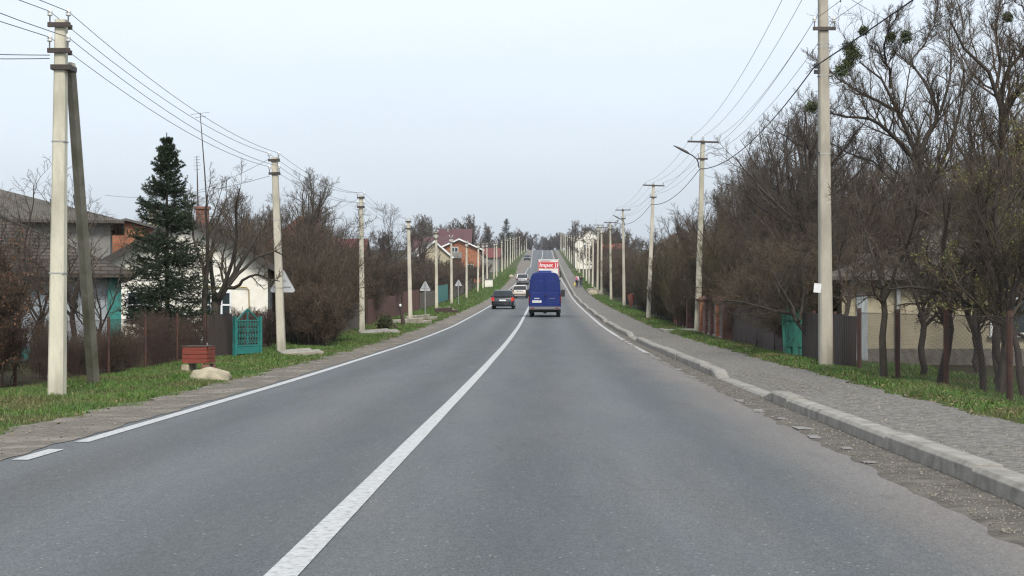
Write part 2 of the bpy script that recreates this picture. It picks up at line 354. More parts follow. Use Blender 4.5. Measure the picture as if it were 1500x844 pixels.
def leaves(rng, Pp, n, size, spread=.03, aspect=.6):
    """n small leaf quads scattered along the twigs Pp"""
    N, K, _ = Pp.shape
    i = rng.integers(0, N, n); f = rng.uniform(.2, 1, n) * (K - 1.001); j = f.astype(int); w = (f - j)[:, None]
    c = Pp[i, j] * (1 - w) + Pp[i, j + 1] * w + rng.normal(size=(n, 3)) * spread
    a = unit(rng.normal(size=(n, 3))); b = unit(np.cross(a, rng.normal(size=(n, 3))))
    s = size * rng.uniform(.6, 1.4, (n, 1)); a = a * s; b = b * s * aspect
    V = np.stack([c - a, c + b, c + a, c - b], 1).reshape(-1, 3)
    return V, np.arange(4 * n).reshape(n, 4)

def tree_levels(rng, h, kind, tk=1.):
    """trunk/limb levels and twig levels of a free-standing bare tree of height h at the origin"""
    if kind == 'upright':
        P0 = np.array([[[rng.normal(0, .012 * h) * k / 5, rng.normal(0, .012 * h) * k / 5, h * .78 * k / 9] for k in range(10)]])
        R0 = np.linspace(.022 * h, .005 * h, 10)[None]
        P1, R1 = grow(rng, P0, R0, 20, (.16, .98), (25, 60), .58, up=.13, wig=.13, K=8, rr=.6, fall=.6)
        P2, R2 = grow(rng, P1, R1, 8, (.2, 1), (25, 60), .45, up=.08, wig=.17, K=6, rr=.55)
        P3, R3 = grow(rng, P2, R2, 8, (.15, 1), (25, 60), .5, up=.07, wig=.2, K=5, rr=.6, rmin=.006 * tk)
        P4, R4 = grow(rng, P3, R3, 7, (.1, 1), (20, 55), .6, up=.06, wig=.2, K=4, rr=.6, rmin=.0042 * tk)
        return [(P0, R0, 9), (P1, R1, 6)], [(P2, R2, 5), (P3, R3, 3), (P4, R4, 3)]
    if kind == 'airy':
        P0 = np.array([[[rng.normal(0, .01 * h), rng.normal(0, .01 * h), h * .3 * k / 6] for k in range(7)]])
        R0 = np.linspace(.016 * h, .013 * h, 7)[None]
        P1, R1 = grow(rng, P0, R0, 6, (.7, 1), (20, 60), 2.1, up=.10, wig=.17, K=9, rr=.62, fall=.1)
        P2, R2 = grow(rng, P1, R1, 7, (.2, 1), (30, 70), .42, up=.10, wig=.22, K=7, rr=.55)
        P3, R3 = grow(rng, P2, R2, 6, (.15, 1), (30, 65), .48, up=.09, wig=.24, K=5, rr=.55, rmin=.006 * tk)
        P4, R4 = grow(rng, P3, R3, 5, (.1, 1), (25, 65), .55, up=.05, wig=.25, K=4, rr=.6, rmin=.0042 * tk)
        return [(P0, R0, 9), (P1, R1, 7)], [(P2, R2, 5), (P3, R3, 3), (P4, R4, 3)]
    if kind == 'spreading':
        P0 = np.array([[[rng.normal(0, .01 * h), rng.normal(0, .01 * h), h * .3 * k / 6] for k in range(7)]])
        R0 = np.linspace(.016 * h, .013 * h, 7)[None]
        P1, R1 = grow(rng, P0, R0, 6, (.7, 1), (20, 60), 2.1, up=.10, wig=.17, K=9, rr=.62, fall=.1)
        P2, R2 = grow(rng, P1, R1, 9, (.2, 1), (30, 70), .42, up=.10, wig=.22, K=7, rr=.55)
        P3, R3 = grow(rng, P2, R2, 10, (.15, 1), (30, 65), .48, up=.09, wig=.24, K=5, rr=.55, rmin=.006 * tk)
        P4, R4 = grow(rng, P3, R3, 9, (.1, 1), (25, 65), .55, up=.05, wig=.25, K=4, rr=.6, rmin=.0042 * tk)
        return [(P0, R0, 9), (P1, R1, 7)], [(P2, R2, 5), (P3, R3, 3), (P4, R4, 3)]
    if kind == 'shrub':       # many stems from the ground
        n = 26; a = rng.uniform(0, 2 * np.pi, n); lean = rng.uniform(.04, .5, n); b = rng.uniform(0, .5, n)
        P0 = np.zeros((n, 7, 3))
        for i in range(n):
            L = h * rng.uniform(.62, 1.0); t = np.linspace(0, 1, 7)
            P0[i, :, 0] = np.cos(a[i]) * (b[i] + lean[i] * L * t ** 1.3); P0[i, :, 1] = np.sin(a[i]) * (b[i] + lean[i] * L * t ** 1.3); P0[i, :, 2] = L * t - .05
            P0[i, 1:] += rng.normal(0, .025 * h / 3, (6, 3))
        R0 = np.tile(np.linspace(.017, .006, 7), (n, 1)) * h / 3
        P1, R1 = grow(rng, P0, R0, 11, (.12, 1), (20, 60), .40, up=.06, wig=.2, K=6, rr=.6, rmin=.006)
        P2, R2 = grow(rng, P1, R1, 10, (.1, 1), (25, 65), .48, up=.05, wig=.24, K=5, rr=.6, rmin=.006 * tk)
        P3, R3 = grow(rng, P2, R2, 7, (.1, 1), (25, 65), .55, up=.04, wig=.25, K=3, rr=.6, rmin=.0046 * tk)
        return [(P0, R0, 5)], [(P1, R1, 4), (P2, R2, 3), (P3, R3, 3)]
    if kind == 'rods':        # upright thicket rods, finer
        n = 46; P0 = np.zeros((n, 7, 3))
        for i in range(n):
            L = h * rng.uniform(.55, 1.0); t = np.linspace(0, 1, 7); a = rng.uniform(0, 2 * np.pi); b = rng.uniform(0, .8); l = rng.uniform(.0, .28)
            P0[i, :, 0] = np.cos(a) * (b + l * L * t ** 1.5); P0[i, :, 1] = np.sin(a) * (b + l * L * t ** 1.5); P0[i, :, 2] = L * t - .05
            P0[i, 1:] += rng.normal(0, .02 * h / 3, (6, 3))
        R0 = np.tile(np.linspace(.012, .004, 7), (n, 1)) * h / 3
        P1, R1 = grow(rng, P0, R0, 15, (.1, 1), (15, 45), .32, up=.10, wig=.16, K=5, rr=.6, rmin=.006)
        P2, R2 = grow(rng, P1, R1, 8, (.1, 1), (20, 50), .48, up=.08, wig=.2, K=4, rr=.6, rmin=.005)
        P3, R3 = grow(rng, P2, R2, 5, (.1, 1), (20, 50), .55, up=.06, wig=.2, K=3, rr=.6, rmin=.0042)
        return [(P0, R0, 5)], [(P1, R1, 3), (P2, R2, 3), (P3, R3, 3)]
def tree_at_origin(seed, name, h, kind, twigmat, barkmat='bark', leafkind=None, tk=1.):
    rng = np.random.default_rng(seed)
    tr, tw = tree_levels(rng, h, kind, tk)
    e = empty(name, (0, 0, 0))
    link_mesh('stem' if kind in ('shrub', 'rods') else 'trunk', tube_mesh('trunk', tr), MT[barkmat], e, smooth=True)
    link_mesh('crown', tube_mesh('crown', tw), MT[twigmat], e)
    if leafkind:
        V, Q = leaves(rng, tw[-1][0], leafkind[1], leafkind[2])
        link_mesh('leaves' if leafkind[0] == 'copper' else 'buds', np_mesh('leaves', V, Q), MT[leafkind[0]], e)
    return e
USED = set()
def put(proto, loc, scale, rz, label, cat, group=None, name=None, sz=1.):
    if proto.name in USED: o = copy_tree(proto)
    else: o = proto; USED.add(proto.name)
    o.location = loc; o.scale = (scale, scale, scale * sz); o.rotation_euler = (0, 0, rz)
    for k in ('label', 'category', 'group'):
        if k in o: del o[k]
    return tag(o, label, cat, group)
def hero(seed, name, base, limbs, twig_levels, twigmat, label, group=None, limb_levels=None, cat='tree', leafk=None, trunkmat='bark'):
    """limbs: list of (world polyline, r0, r1); everything is stored relative to base"""
    rng = np.random.default_rng(seed); base = np.array(base, float)
    K = 10
    P0 = np.stack([resample(np.asarray(l[0], float) - base, K) for l in limbs])
    P0[:, 1:-1] += rng.normal(0, .02, P0[:, 1:-1].shape)
    R0 = np.stack([np.linspace(l[1], l[2], K) for l in limbs])
    tr = [(P0, R0, 8)]; cur = (P0, R0)
    tw = []
    for i, kw in enumerate(twig_levels):
        src = cur
        cur = grow(rng, src[0], src[1], **kw)
        tw.append((cur[0], cur[1], 5 if i == 0 else 3))
    e = empty(name, tuple(base), 0, label, cat, group)
    link_mesh('trunk', tube_mesh('trunk', tr), MT[trunkmat], e, smooth=True)
    link_mesh('crown', tube_mesh('crown', tw), MT[twigmat], e)
    if leafk:
        V, Q = leaves(rng, tw[-1][0], leafk[1], leafk[2])
        link_mesh('buds', np_mesh('buds', V, Q), MT[leafk[0]], e)
    return e
def spruce(seed, loc, h, label):
    rng = np.random.default_rng(seed)
    P0 = np.array([[[rng.normal(0, .01), rng.normal(0, .01), h * k / 9] for k in range(10)]]); P0[0, 0] = 0
    R0 = np.linspace(.075, .012, 10)[None]
    nb = 390
    t = np.sort(.06 + .90 * rng.uniform(0, 1, nb) ** 1.25); z = t * h
    a = rng.uniform(0, 2 * np.pi, nb)
    L = np.interp(t, [0, .1, .21, .34, .5, .66, .82, .93, 1], [.74, .92, 1.06, 1.0, .84, .60, .33, .12, .03]) * rng.uniform(.66, 1.14, nb) * h * .208
    K = 6; s = np.linspace(0, 1, K)
    d0 = np.interp(t, [0, .5, .75, .9, 1], [-.22, -.05, .15, .8, 1.4])     # branch pitch: drooping below, rising at the top
    P1 = np.zeros((nb, K, 3))
    P1[:, :, 0] = np.cos(a)[:, None] * L[:, None] * s; P1[:, :, 1] = np.sin(a)[:, None] * L[:, None] * s
    P1[:, :, 2] = z[:, None] + L[:, None] * (d0[:, None] * s - .35 * (s - s ** 2) * (t[:, None] < .8) + .12 * s ** 3)
    P1[:, 1:] += rng.normal(0, .012, (nb, K - 1, 3))
    R1 = np.tile(np.linspace(.012, .004, K), (nb, 1))
    P2, R2 = grow(rng, P1, R1, 17, (.1, 1), (35, 65), .36, up=-.01, wig=.1, K=3, rr=.6, rmin=.003, fall=.65, flat=.35)
    e = empty('spruce_tree', loc, 0, label, 'tree')
    link_mesh('trunk', tube_mesh('trunk', [(P0, R0, 8), (P1, R1, 4)]), MT['bark'], e)
    # needles: slim triangles along every shoot
    A = np.concatenate([P2[:, :, :], np.stack([P1[:, 2], P1[:, 3], P1[:, 4]], 1), np.stack([P1[:, 3], P1[:, 4], P1[:, 5]], 1)])
    m = 38; N = len(A)
    f = rng.uniform(0, 2, (N, m)); j = np.minimum(f.astype(int), 1); w = (f - j)[..., None]; I = np.arange(N)[:, None]
    c = A[I, j] * (1 - w) + A[I, j + 1] * w; tn = unit(A[I, j + 1] - A[I, j])
    rv = unit(rng.normal(size=c.shape)); d = unit(tn * .75 + rv * .8 + np.array([0, 0, .12])) * rng.uniform(.035, .07, (N, m, 1))
    sd = unit(np.cross(d, rng.normal(size=d.shape))) * .006
    V = np.stack([c - sd, c + sd, c + d], 2).reshape(-1, 3)
    link_mesh('crown', np_mesh('crown', V, np.arange(len(V)).reshape(-1, 3)), MT['needle'], e)
    return e
def ball_plant(seed, name, loc, r, material, label, cat, n=900, size=.05, group=None, sz=1., stems=True):
    rng = np.random.default_rng(seed)
    e = empty(name, loc, 0, label, cat, group)
    ns = 190; d = unit(rng.normal(size=(ns, 3))); s = np.linspace(0, 1, 4)
    Pp = d[:, None, :] * (s[None, :, None] * r * rng.uniform(.7, 1.05, (ns, 1, 1))); Pp[:, :, 2] *= sz
    Pp[:, 1:] += rng.normal(0, .06 * r, (ns, 3, 3))
    link_mesh('stem', tube_mesh('stem', [(Pp, np.full((ns, 4), .004), 3)]), MT['twig_olive'], e)
    V, Q = leaves(rng, Pp, n, size, spread=.12 * r)
    link_mesh('foliage', np_mesh('foliage', V, Q), MT[material], e)
    return e
# ------------------------------------------------------------------ setting
def road_material():
    m = bpy.data.materials.new('asphalt'); m.use_nodes = True
    nt = m.node_tree; N = nt.nodes; L = nt.links; b = N['Principled BSDF']; b.inputs['Roughness'].default_value = .82
    b.inputs['Specular IOR Level'].default_value = .35
    tc = N.new('ShaderNodeTexCoord'); o = tc.outputs['Object']
    sp = N.new('ShaderNodeSeparateXYZ'); L.new(o, sp.inputs[0])
    def noise(scale, detail, stretch, rough=.6):
        mp = N.new('ShaderNodeMapping'); mp.inputs['Scale'].default_value = stretch; L.new(o, mp.inputs['Vector'])
        n = N.new('ShaderNodeTexNoise'); n.inputs['Scale'].default_value = scale; n.inputs['Detail'].default_value = detail; n.inputs['Roughness'].default_value = rough
        L.new(mp.outputs[0], n.inputs['Vector']); return n.outputs['Fac']
    def rng_(x, a, b2, c, d):
        r = N.new('ShaderNodeMapRange'); r.inputs[1].default_value = a; r.inputs[2].default_value = b2; r.inputs[3].default_value = c; r.inputs[4].default_value = d
        L.new(x, r.inputs[0]); return r.outputs[0]
    def mul(a, c):
        q = N.new('ShaderNodeMath'); q.operation = 'MULTIPLY'; L.new(a, q.inputs[0]); L.new(c, q.inputs[1]); return q.outputs[0]
    grain = mul(rng_(noise(62, 3, (1, .5, 1), .9), .3, .7, .48, 1.52), rng_(noise(19, 6, (1, .4, 1), .85), .3, .7, .74, 1.26))
    mid = rng_(noise(2.2, 8, (1, .12, 1), .7), .3, .7, .88, 1.11)
    big = rng_(noise(.5, 4, (1, .06, 1)), .3, .7, .92, 1.07)
    tr = N.new('ShaderNodeMath'); tr.operation = 'SINE'      # darker oiled strips and paler wheel paths along the lanes
    k = N.new('ShaderNodeMath'); k.operation = 'MULTIPLY_ADD'; k.inputs[1].default_value = 2 * math.pi / 1.85; k.inputs[2].default_value = .6
    L.new(sp.outputs[0], k.inputs[0]); L.new(k.outputs[0], tr.inputs[0])
    track = rng_(tr.outputs[0], -1, 1, .86, 1.06)
    vc = N.new('ShaderNodeTexVoronoi'); vc.feature = 'DISTANCE_TO_EDGE'; vc.inputs['Scale'].default_value = .42
    mc = N.new('ShaderNodeMapping'); mc.inputs['Scale'].default_value = (1.3, .55, 1); wn = N.new('ShaderNodeTexNoise'); wn.inputs['Scale'].default_value = 2.5; wn.inputs['Detail'].default_value = 6; L.new(o, wn.inputs['Vector'])
    wv = N.new('ShaderNodeVectorMath'); wv.operation = 'MULTIPLY_ADD'; wv.inputs[1].default_value = (.55, .55, .55); L.new(wn.outputs['Color'], wv.inputs[0]); L.new(o, wv.inputs[2]); L.new(wv.outputs[0], mc.inputs['Vector']); L.new(mc.outputs[0], vc.inputs['Vector'])
    crack = rng_(vc.outputs['Distance'], .0025, .008, .80, 1.0)
    crack_mask = rng_(noise(.23, 3, (1, .4, 1)), .48, .6, 0, 1)
    cm = N.new('ShaderNodeMix'); cm.data_type = 'FLOAT'; cm.inputs[2].default_value = 1.0; L.new(crack_mask, cm.inputs[0]); L.new(crack, cm.inputs[3])
    oil = rng_(noise(1.7, 3, (1, .5, 1)), .64, .74, 1.0, .82)
    val = mul(mul(mul(grain, mid), mul(big, track)), mul(cm.outputs[0], oil))
    mx = N.new('ShaderNodeMix'); mx.data_type = 'RGBA'; mx.inputs[6].default_value = (.091, .100, .104, 1); mx.inputs[7].default_value = (.103, .104, .103, 1)
    L.new(rng_(noise(.9, 5, (1, .15, 1)), .4, .65, 0, 1), mx.inputs[0])
    # dust swept against the kerb
    dn = N.new('ShaderNodeMath'); dn.operation = 'MULTIPLY_ADD'; dn.inputs[1].default_value = 1.4; L.new(noise(1.3, 6, (1, .2, 1)), dn.inputs[0]); L.new(sp.outputs[0], dn.inputs[2])
    m2 = N.new('ShaderNodeMix'); m2.data_type = 'RGBA'; m2.inputs[7].default_value = (.155, .138, .124, 1)
    L.new(rng_(dn.outputs[0], 3.7, 4.7, 0, .85), m2.inputs[0]); L.new(mx.outputs[2], m2.inputs[6])
    hs = N.new('ShaderNodeHueSaturation'); L.new(val, hs.inputs['Value']); L.new(m2.outputs[2], hs.inputs['Color'])
    # pale aggregate chips and tar flecks
    vo = N.new('ShaderNodeTexVoronoi'); vo.inputs['Scale'].default_value = 34; mp = N.new('ShaderNodeMapping'); mp.inputs['Scale'].default_value = (1, .7, 1)
    L.new(o, mp.inputs['Vector']); L.new(mp.outputs[0], vo.inputs['Vector'])
    ch = N.new('ShaderNodeMix'); ch.data_type = 'RGBA'; ch.inputs[7].default_value = (.32, .30, .27, 1)
    th = N.new('ShaderNodeMath'); th.operation = 'GREATER_THAN'; th.inputs[1].default_value = .975
    sc = N.new('ShaderNodeSeparateColor'); L.new(vo.outputs['Color'], sc.inputs[0]); L.new(sc.outputs[0], th.inputs[0])
    lt = N.new('ShaderNodeMath'); lt.operation = 'LESS_THAN'; lt.inputs[1].default_value = .32; L.new(vo.outputs['Distance'], lt.inputs[0])
    q = mul(th.outputs[0], lt.outputs[0]); hq = N.new('ShaderNodeMath'); hq.operation = 'MULTIPLY'; hq.inputs[1].default_value = .5; L.new(q, hq.inputs[0])
    L.new(hq.outputs[0], ch.inputs[0]); L.new(hs.outputs[0], ch.inputs[6])
    L.new(ch.outputs[2], b.inputs['Base Color'])
    bp = N.new('ShaderNodeBump'); bp.inputs['Strength'].default_value = .5; bp.inputs['Distance'].default_value = .008
    L.new(noise(90, 4, (1, 1, 1)), bp.inputs['Height']); L.new(bp.outputs[0], b.inputs['Normal'])
    return m
def ground_material():
    m = bpy.data.materials.new('soil_and_grass'); m.use_nodes = True
    nt = m.node_tree; N = nt.nodes; L = nt.links; b = N['Principled BSDF']; b.inputs['Roughness'].default_value = .95; b.inputs['Specular IOR Level'].default_value = .15
    tc = N.new('ShaderNodeTexCoord'); o = tc.outputs['Object']
    def noise(s, d):
        n = N.new('ShaderNodeTexNoise'); n.inputs['Scale'].default_value = s; n.inputs['Detail'].default_value = d; n.inputs['Roughness'].default_value = .7; L.new(o, n.inputs['Vector']); return n.outputs['Fac']
    def rng_(x, a, b2, c=0, d=1):
        r = N.new('ShaderNodeMapRange'); r.inputs[1].default_value = a; r.inputs[2].default_value = b2; r.inputs[3].default_value = c; r.inputs[4].default_value = d; L.new(x, r.inputs[0]); return r.outputs[0]
    def mix(f, A, B):
        q = N.new('ShaderNodeMix'); q.data_type = 'RGBA'; L.new(f, q.inputs[0])
        for i, c in ((6, A), (7, B)):
            if isinstance(c, tuple): q.inputs[i].default_value = (*c, 1)
            else: L.new(c, q.inputs[i])
        return q.outputs[2]
    verge = mix(rng_(noise(1.6, 8), .40, .62), (.046, .076, .015), (.072, .066, .028))
    verge = mix(rng_(noise(8, 5), .5, .75, 0, .7), verge, (.075, .058, .038))
    yard = mix(rng_(noise(.8, 8), .38, .6), (.040, .032, .022), (.046, .050, .018))
    sp = N.new('ShaderNodeSeparateXYZ'); L.new(o, sp.inputs[0])
    ab = N.new('ShaderNodeMath'); ab.operation = 'ABSOLUTE'; L.new(sp.outputs[0], ab.inputs[0])
    col = mix(rng_(ab.outputs[0], 7.3, 8.6), verge, yard)
    L.new(col, b.inputs['Base Color'])
    bp = N.new('ShaderNodeBump'); bp.inputs['Strength'].default_value = .8; bp.inputs['Distance'].default_value = .03
    L.new(noise(22, 5), bp.inputs['Height']); L.new(bp.outputs[0], b.inputs['Normal'])
    return m
MT['asphalt'] = road_material(); MT['ground'] = ground_material()
MT['gravel'] = mat('grey_gravel', (0.175, 0.155, 0.13), (0.105, 0.092, 0.078), scale=9, bump=.9, bscale=45, stain=(.33, .29, .24), sscale=1.4, samount=.6, rough=.95, spec=.2)
MT['pavement'] = mat('gravelly_pavement', (.205, .192, .172), (.115, .107, .096), scale=14, bump=1, bscale=30, stain=(.085, .077, .066), sscale=7, samount=.75, rough=.95, spec=.2, lo=.4, hi=.6)
MT['gutter'] = mat('gutter_dirt', (0.125, 0.112, 0.095), (0.072, 0.063, 0.053), scale=7, bump=1, bscale=26, stain=(.18, .16, .135), sscale=3, samount=.6, rough=.95, spec=.2)
MT['kerb'] = mat('kerb_concrete', (0.296, 0.276, 0.24), (0.216, 0.2, 0.172), scale=5, bump=.4, bscale=40, stain=(.12, .105, .085), sscale=3.5, samount=.75, rough=.9)
MT['paint'] = mat('road_paint', (.47, .47, .46), (.37, .37, .36), scale=14, rough=.75, stain=(.16, .16, .16), sscale=18, samount=.7, bump=.2, bscale=60)
MT['paint_worn'] = mat('worn_road_paint', (0.24, 0.23, 0.215), (0.13, 0.12, 0.11), scale=16, rough=.8, stain=(.2, .19, .17), sscale=12, samount=.8)

Y_NEAR = np.r_[np.arange(-30, 0, 2.), np.arange(0, 70, .22), np.arange(70, 200, 1.0), np.arange(200, 720, 4.), np.arange(720, 1001, 20.)]
def sheet(name, Y, cols, zf, material, kind='structure'):
    """cols(y) -> list of x across; zf(x, y) -> z"""
    rows = [cols(y) for y in Y]; n = len(rows[0])
    V = np.array([(x, y, zf(x, y)) for y, r in zip(Y, rows) for x in r])
    i = np.arange(len(Y) - 1)[:, None] * n + np.arange(n - 1)[None]
    Q = np.stack([i, i + 1, i + n + 1, i + n], -1).reshape(-1, 4)
    o = link_mesh(name, np_mesh(name, V, Q), MT[material], smooth=True); return tag(o, kind=kind)
rg = random.Random(5)
def kerb_h(y):
    h = .15
    for a, b in ((23.4, 29.6), (56.3, 61.2), (84, 87), (101, 104), (118, 121), (140, 144), (171, 174)):
        if a - .9 < y < b + .9: h = min(h, .15 - .105 * min(1, max(0, min((y - a + .9) / .9, (b + .9 - y) / .9))))
    return h
def wob(y, s=1., p=0.): return s * (.5 * math.sin(y * 1.9 + p) + .35 * math.sin(y * 4.3 + 2 * p) + .3 * math.sin(y * 9.1 + p * 3) + .25 * math.sin(y * .47 + p)) 
xs_ground = np.unique(np.r_[np.arange(-10, 10.01, .3), np.arange(-40, 41, 2.5), np.arange(-120, 121, 12), [-700, -400, -220, 220, 400, 700]])
sheet('ground', np.unique(np.r_[np.arange(-40, 0, 4.), np.arange(0, 130, .6), np.arange(130, 720, 4.), np.arange(720, 1021, 20.)]), lambda y: list(xs_ground), lambda x, y: gz(x, y) - .012 - (.14 if 4.0 < x < 6.2 else 0), 'ground')
sheet('road', Y_NEAR, lambda y: list(np.linspace(float(left_line(y)) - .22 + wob(y, .05, 1.), float(right_line(y)) + .32, 9)), lambda x, y: E(y), 'asphalt')
sheet('gravel_shoulder', Y_NEAR, lambda y: list(np.linspace(float(grass_left(y)) - .12 + wob(y, .16, 2.2), float(left_line(y)) - .17 + wob(y, .05, 1.), 6)), lambda x, y: E(y) + (.006 if x > float(left_line(y)) - .3 else -.004) + .005 * hashn(x * 6, y * 5) * (1 if x < float(left_line(y)) - .3 else 0), 'gravel')
def gut_in(y): return float(np.interp(y, [0, 12, 20, 40, 60, 80, 900], [3.98, 4.0, 4.05, 4.2, 4.34, 4.36, 4.1])) + wob(y, .05, .7) + .02 * math.sin(y * 23) + .015 * math.sin(y * 37 + 1)
def gut_z(x, y): return E(y) - .004 + (.016 + .003 * hashn(x * 7, y * 6)) * float(np.clip((x - gut_in(y)) / .16, 0, 1)) ** .7
sheet('gutter', Y_NEAR[Y_NEAR > -12], lambda y: list(np.linspace(gut_in(y), 4.64, 7)), gut_z, 'gutter')
sheet('pavement', Y_NEAR, lambda y: list(np.linspace(4.79, 6.35 + wob(y, .12, .4), 7)), lambda x, y: E(y) + min(.118 + .004 * hashn(x * 5, y * 4), kerb_h(y) - .012 + .11 * max(0, x - 4.79)), 'pavement')
def stripe(name, segs, xf, w, mt, dz=.006, rag=0.):
    V, Q = [], []
    for a, b in segs:
        n = max(2, int((b - a) / (.35 if b < 120 else 3)) + 1)
        for i, y in enumerate(np.linspace(a, b, n)):
            x = float(xf(y)); r = rag * wob(y, 1, 3); dz_ = dz if dz < .02 else max(gut_z(x, y) - E(y), 0) + .005
            V += [(x - w / 2 + r, y, E(y) + dz_), (x + w / 2 - r * .7, y, E(y) + dz_)]
            if i: k = len(V); Q.append((k - 4, k - 3, k - 1, k - 2))
    o = link_mesh(name, np_mesh(name, np.array(V), np.array(Q)), MT[mt]); return tag(o, kind='structure')
stripe('centre_line', [(-5, 700)], centre_line, .165, 'paint', rag=.006)
stripe('edge_line', [(5.8, 6.8), (7.8, 8.8), (9.8, 10.8), (11.8, 12.75), (13.8, 14.85), (15.65, 700)], left_line, .15, 'paint', rag=.006)
stripe('kerb_side_line', [(44, 50.2), (50.8, 51.6), (52.3, 53.4), (54.5, 55.6), (57.5, 700)], right_line, .13, 'paint', rag=.012)
segs = [(39.6, 43.4), (36.2, 37.2), (33.2, 34.0), (30.2, 30.8), (22.4, 22.95), (20.3, 20.8), (18.9, 19.15), (17.3, 17.75), (16.2, 16.6), (14.9, 15.15), (13.6, 13.8)]
stripe('worn_line_fragments', segs, lambda y: right_line(y) - .02 + .05 * math.sin(y * 3), .12, 'paint_worn', dz=.032, rag=.04)
# kerb stones: one run of 3 m stones with lowered stretches at the driveways
kb = MB(); y = 3.0
while y < 420:
    st = 3.0 if y < 120 else 6.0
    cuts = [y, y + st]
    for a, b in ((22.5, 23.4), (29.6, 30.5), (55.4, 56.3), (61.2, 62.1), (83.1, 84), (87, 87.9)):
        for c in (a, b):
            if y + .05 < c < y + st - .05: cuts.append(c)
    cuts.sort(); j = rg.uniform(-.014, .014); jz = rg.uniform(-.016, .010); tw = rg.uniform(-.014, .014)
    for i in range(len(cuts) - 1):
        a, b = cuts[i] + (.011 if i == 0 else 0), cuts[i + 1] - (.011 if i == len(cuts) - 2 else 0)
        za, zb = E(a) + kerb_h(a) + jz, E(b) + kerb_h(b) + jz
        vs = []
        for yy, zz, q in ((a, za, -tw), (b, zb, tw)):
            vs += [(4.55 + j + q, yy, E(yy) - .2), (4.80 + j + q, yy, E(yy) - .2), (4.80 + j + q, yy, zz), (4.60 + j + q, yy, zz + .004), (4.562 + j + q, yy, zz - .03)]
        kb.add(vs, [(4, 3, 2, 1, 0), (5, 6, 7, 8, 9)] + [(k, (k + 1) % 5, (k + 1) % 5 + 5, k + 5) for k in range(5)])
    y += st
tag(kb.build('kerb', MT['kerb'], bevel=.008), kind='structure')

# loose stones on the pavement, in the gutter and on the shoulder
rs = np.random.default_rng(8)
ico = bmesh.new(); bmesh.ops.create_icosphere(ico, subdivisions=1, radius=1.0)
iv = np.array([v.co[:] for v in ico.verts]); iff = np.array([[v.index for v in f.verts] for f in ico.faces]); ico.free()
V, Q, k = [], [], 0
for (x0, x1, n, zo, s0, s1) in ((4.85, 6.4, 6500, .112, .004, .012), (4.06, 4.54, 3600, .010, .003, .009), (-4.5, -3.6, 3200, .0, .003, .010)):
    for _ in range(n):
        y = 8 + 55 * rs.uniform() ** 1.5; x = rs.uniform(x0, x1); s = rs.uniform(s0, s1) * (1.9 if rs.uniform() < .03 else 1)
        V.append(iv * (s * rs.uniform(.6, 1.4, 3)) * rs.uniform(.85, 1.15, (len(iv), 1)) + np.array([x, y, E(y) + zo + s * .35])); Q.append(iff + k); k += len(iv)
tag(link_mesh('gravel_stones', np_mesh('stones', np.concatenate(V), np.concatenate(Q)), MT['rubble']), kind='stuff')

# grass blades on both verges
def grass(name, n, xr, y0, y1, power, size, seed, mt='blade'):
    q = np.random.default_rng(seed); y = y0 + (y1 - y0) * q.uniform(0, 1, n) ** power
    lo, hi = xr(y); x = lo + (hi - lo) * q.uniform(0, 1, n)
    clump = (np.sin(x * 3.1 + y * 1.7) + np.sin(x * 1.3 - y * 2.9 + 1) + np.sin(y * .8 + 2)) / 3
    keep = q.uniform(0, 1, n) < np.clip(.72 + .5 * clump, .12, 1); x, y, clump = x[keep], y[keep], clump[keep]; n = len(x)
    z = np.array([gz(a, b) for a, b in zip(x, y)]) - .02
    h = size * q.uniform(.45, 1.25, n) * (1 + .45 * clump) * np.clip(.85 + y / 220, 1, 1.7); w = .0045 * q.uniform(.7, 1.5, n) * np.clip(y / 22, 1, 8)
    a = q.uniform(0, 2 * np.pi, n); ln = q.uniform(.15, .9, n) * h; b = q.uniform(0, 2 * np.pi, n)
    sx, sy = np.cos(a) * w, np.sin(a) * w; lx, ly = np.cos(b) * ln, np.sin(b) * ln
    Vv = np.stack([np.stack([x - sx, y - sy, z], -1), np.stack([x + sx, y + sy, z], -1), np.stack([x + lx * .35 + sx * .7, y + ly * .35 + sy * .7, z + h * .6], -1),
                   np.stack([x + lx * .35 - sx * .7, y + ly * .35 - sy * .7, z + h * .6], -1), np.stack([x + lx, y + ly, z + h], -1)], 1).reshape(-1, 3)
    i = np.arange(n)[:, None] * 5
    Qd = np.concatenate([i + np.array([[0, 1, 2]]), i + np.array([[0, 2, 3]]), i + np.array([[3, 2, 4]])])
    tag(link_mesh(name, np_mesh(name, Vv, Qd), MT[mt]), kind='stuff')
rl = np.random.default_rng(3)
n = 2600; side = rl.uniform(0, 1, n) < .5; yy = 15 + 50 * rl.uniform(0, 1, n) ** 1.4; xx = np.where(side, rl.uniform(-7.4, -4.3, n), rl.uniform(6.35, 7.6, n))
zz = np.array([gz(a, b) for a, b in zip(xx, yy)]) + rl.uniform(.02, .05, n); c = np.stack([xx, yy, zz], 1); a = unit(rl.normal(size=(n, 3)) * np.array([1, 1, .35])); b = unit(np.cross(a, np.array([0, 0, 1.]) + .4 * rl.normal(size=(n, 3)))); q = rl.uniform(.015, .035, (n, 1))
tag(link_mesh('fallen_leaves', np_mesh('leaves', np.stack([c - a * q, c + b * q * .6, c + a * q, c - b * q * .6], 1).reshape(-1, 3), np.arange(4 * n).reshape(n, 4)), MT['dead_blade']), kind='stuff')
grass('verge_grass', 270000, lambda y: (np.full_like(y, -7.5), grass_left(y) - .02 + .12 * np.sin(y * 2.1) + .1 * np.sin(y * 5.3)), 11, 75, 1.5, .07, 1)
grass('verge_grass', 80000, lambda y: (np.full_like(y, -8.0), grass_left(y) + .15 * np.sin(y)), 75, 330, 1.4, .08, 2)
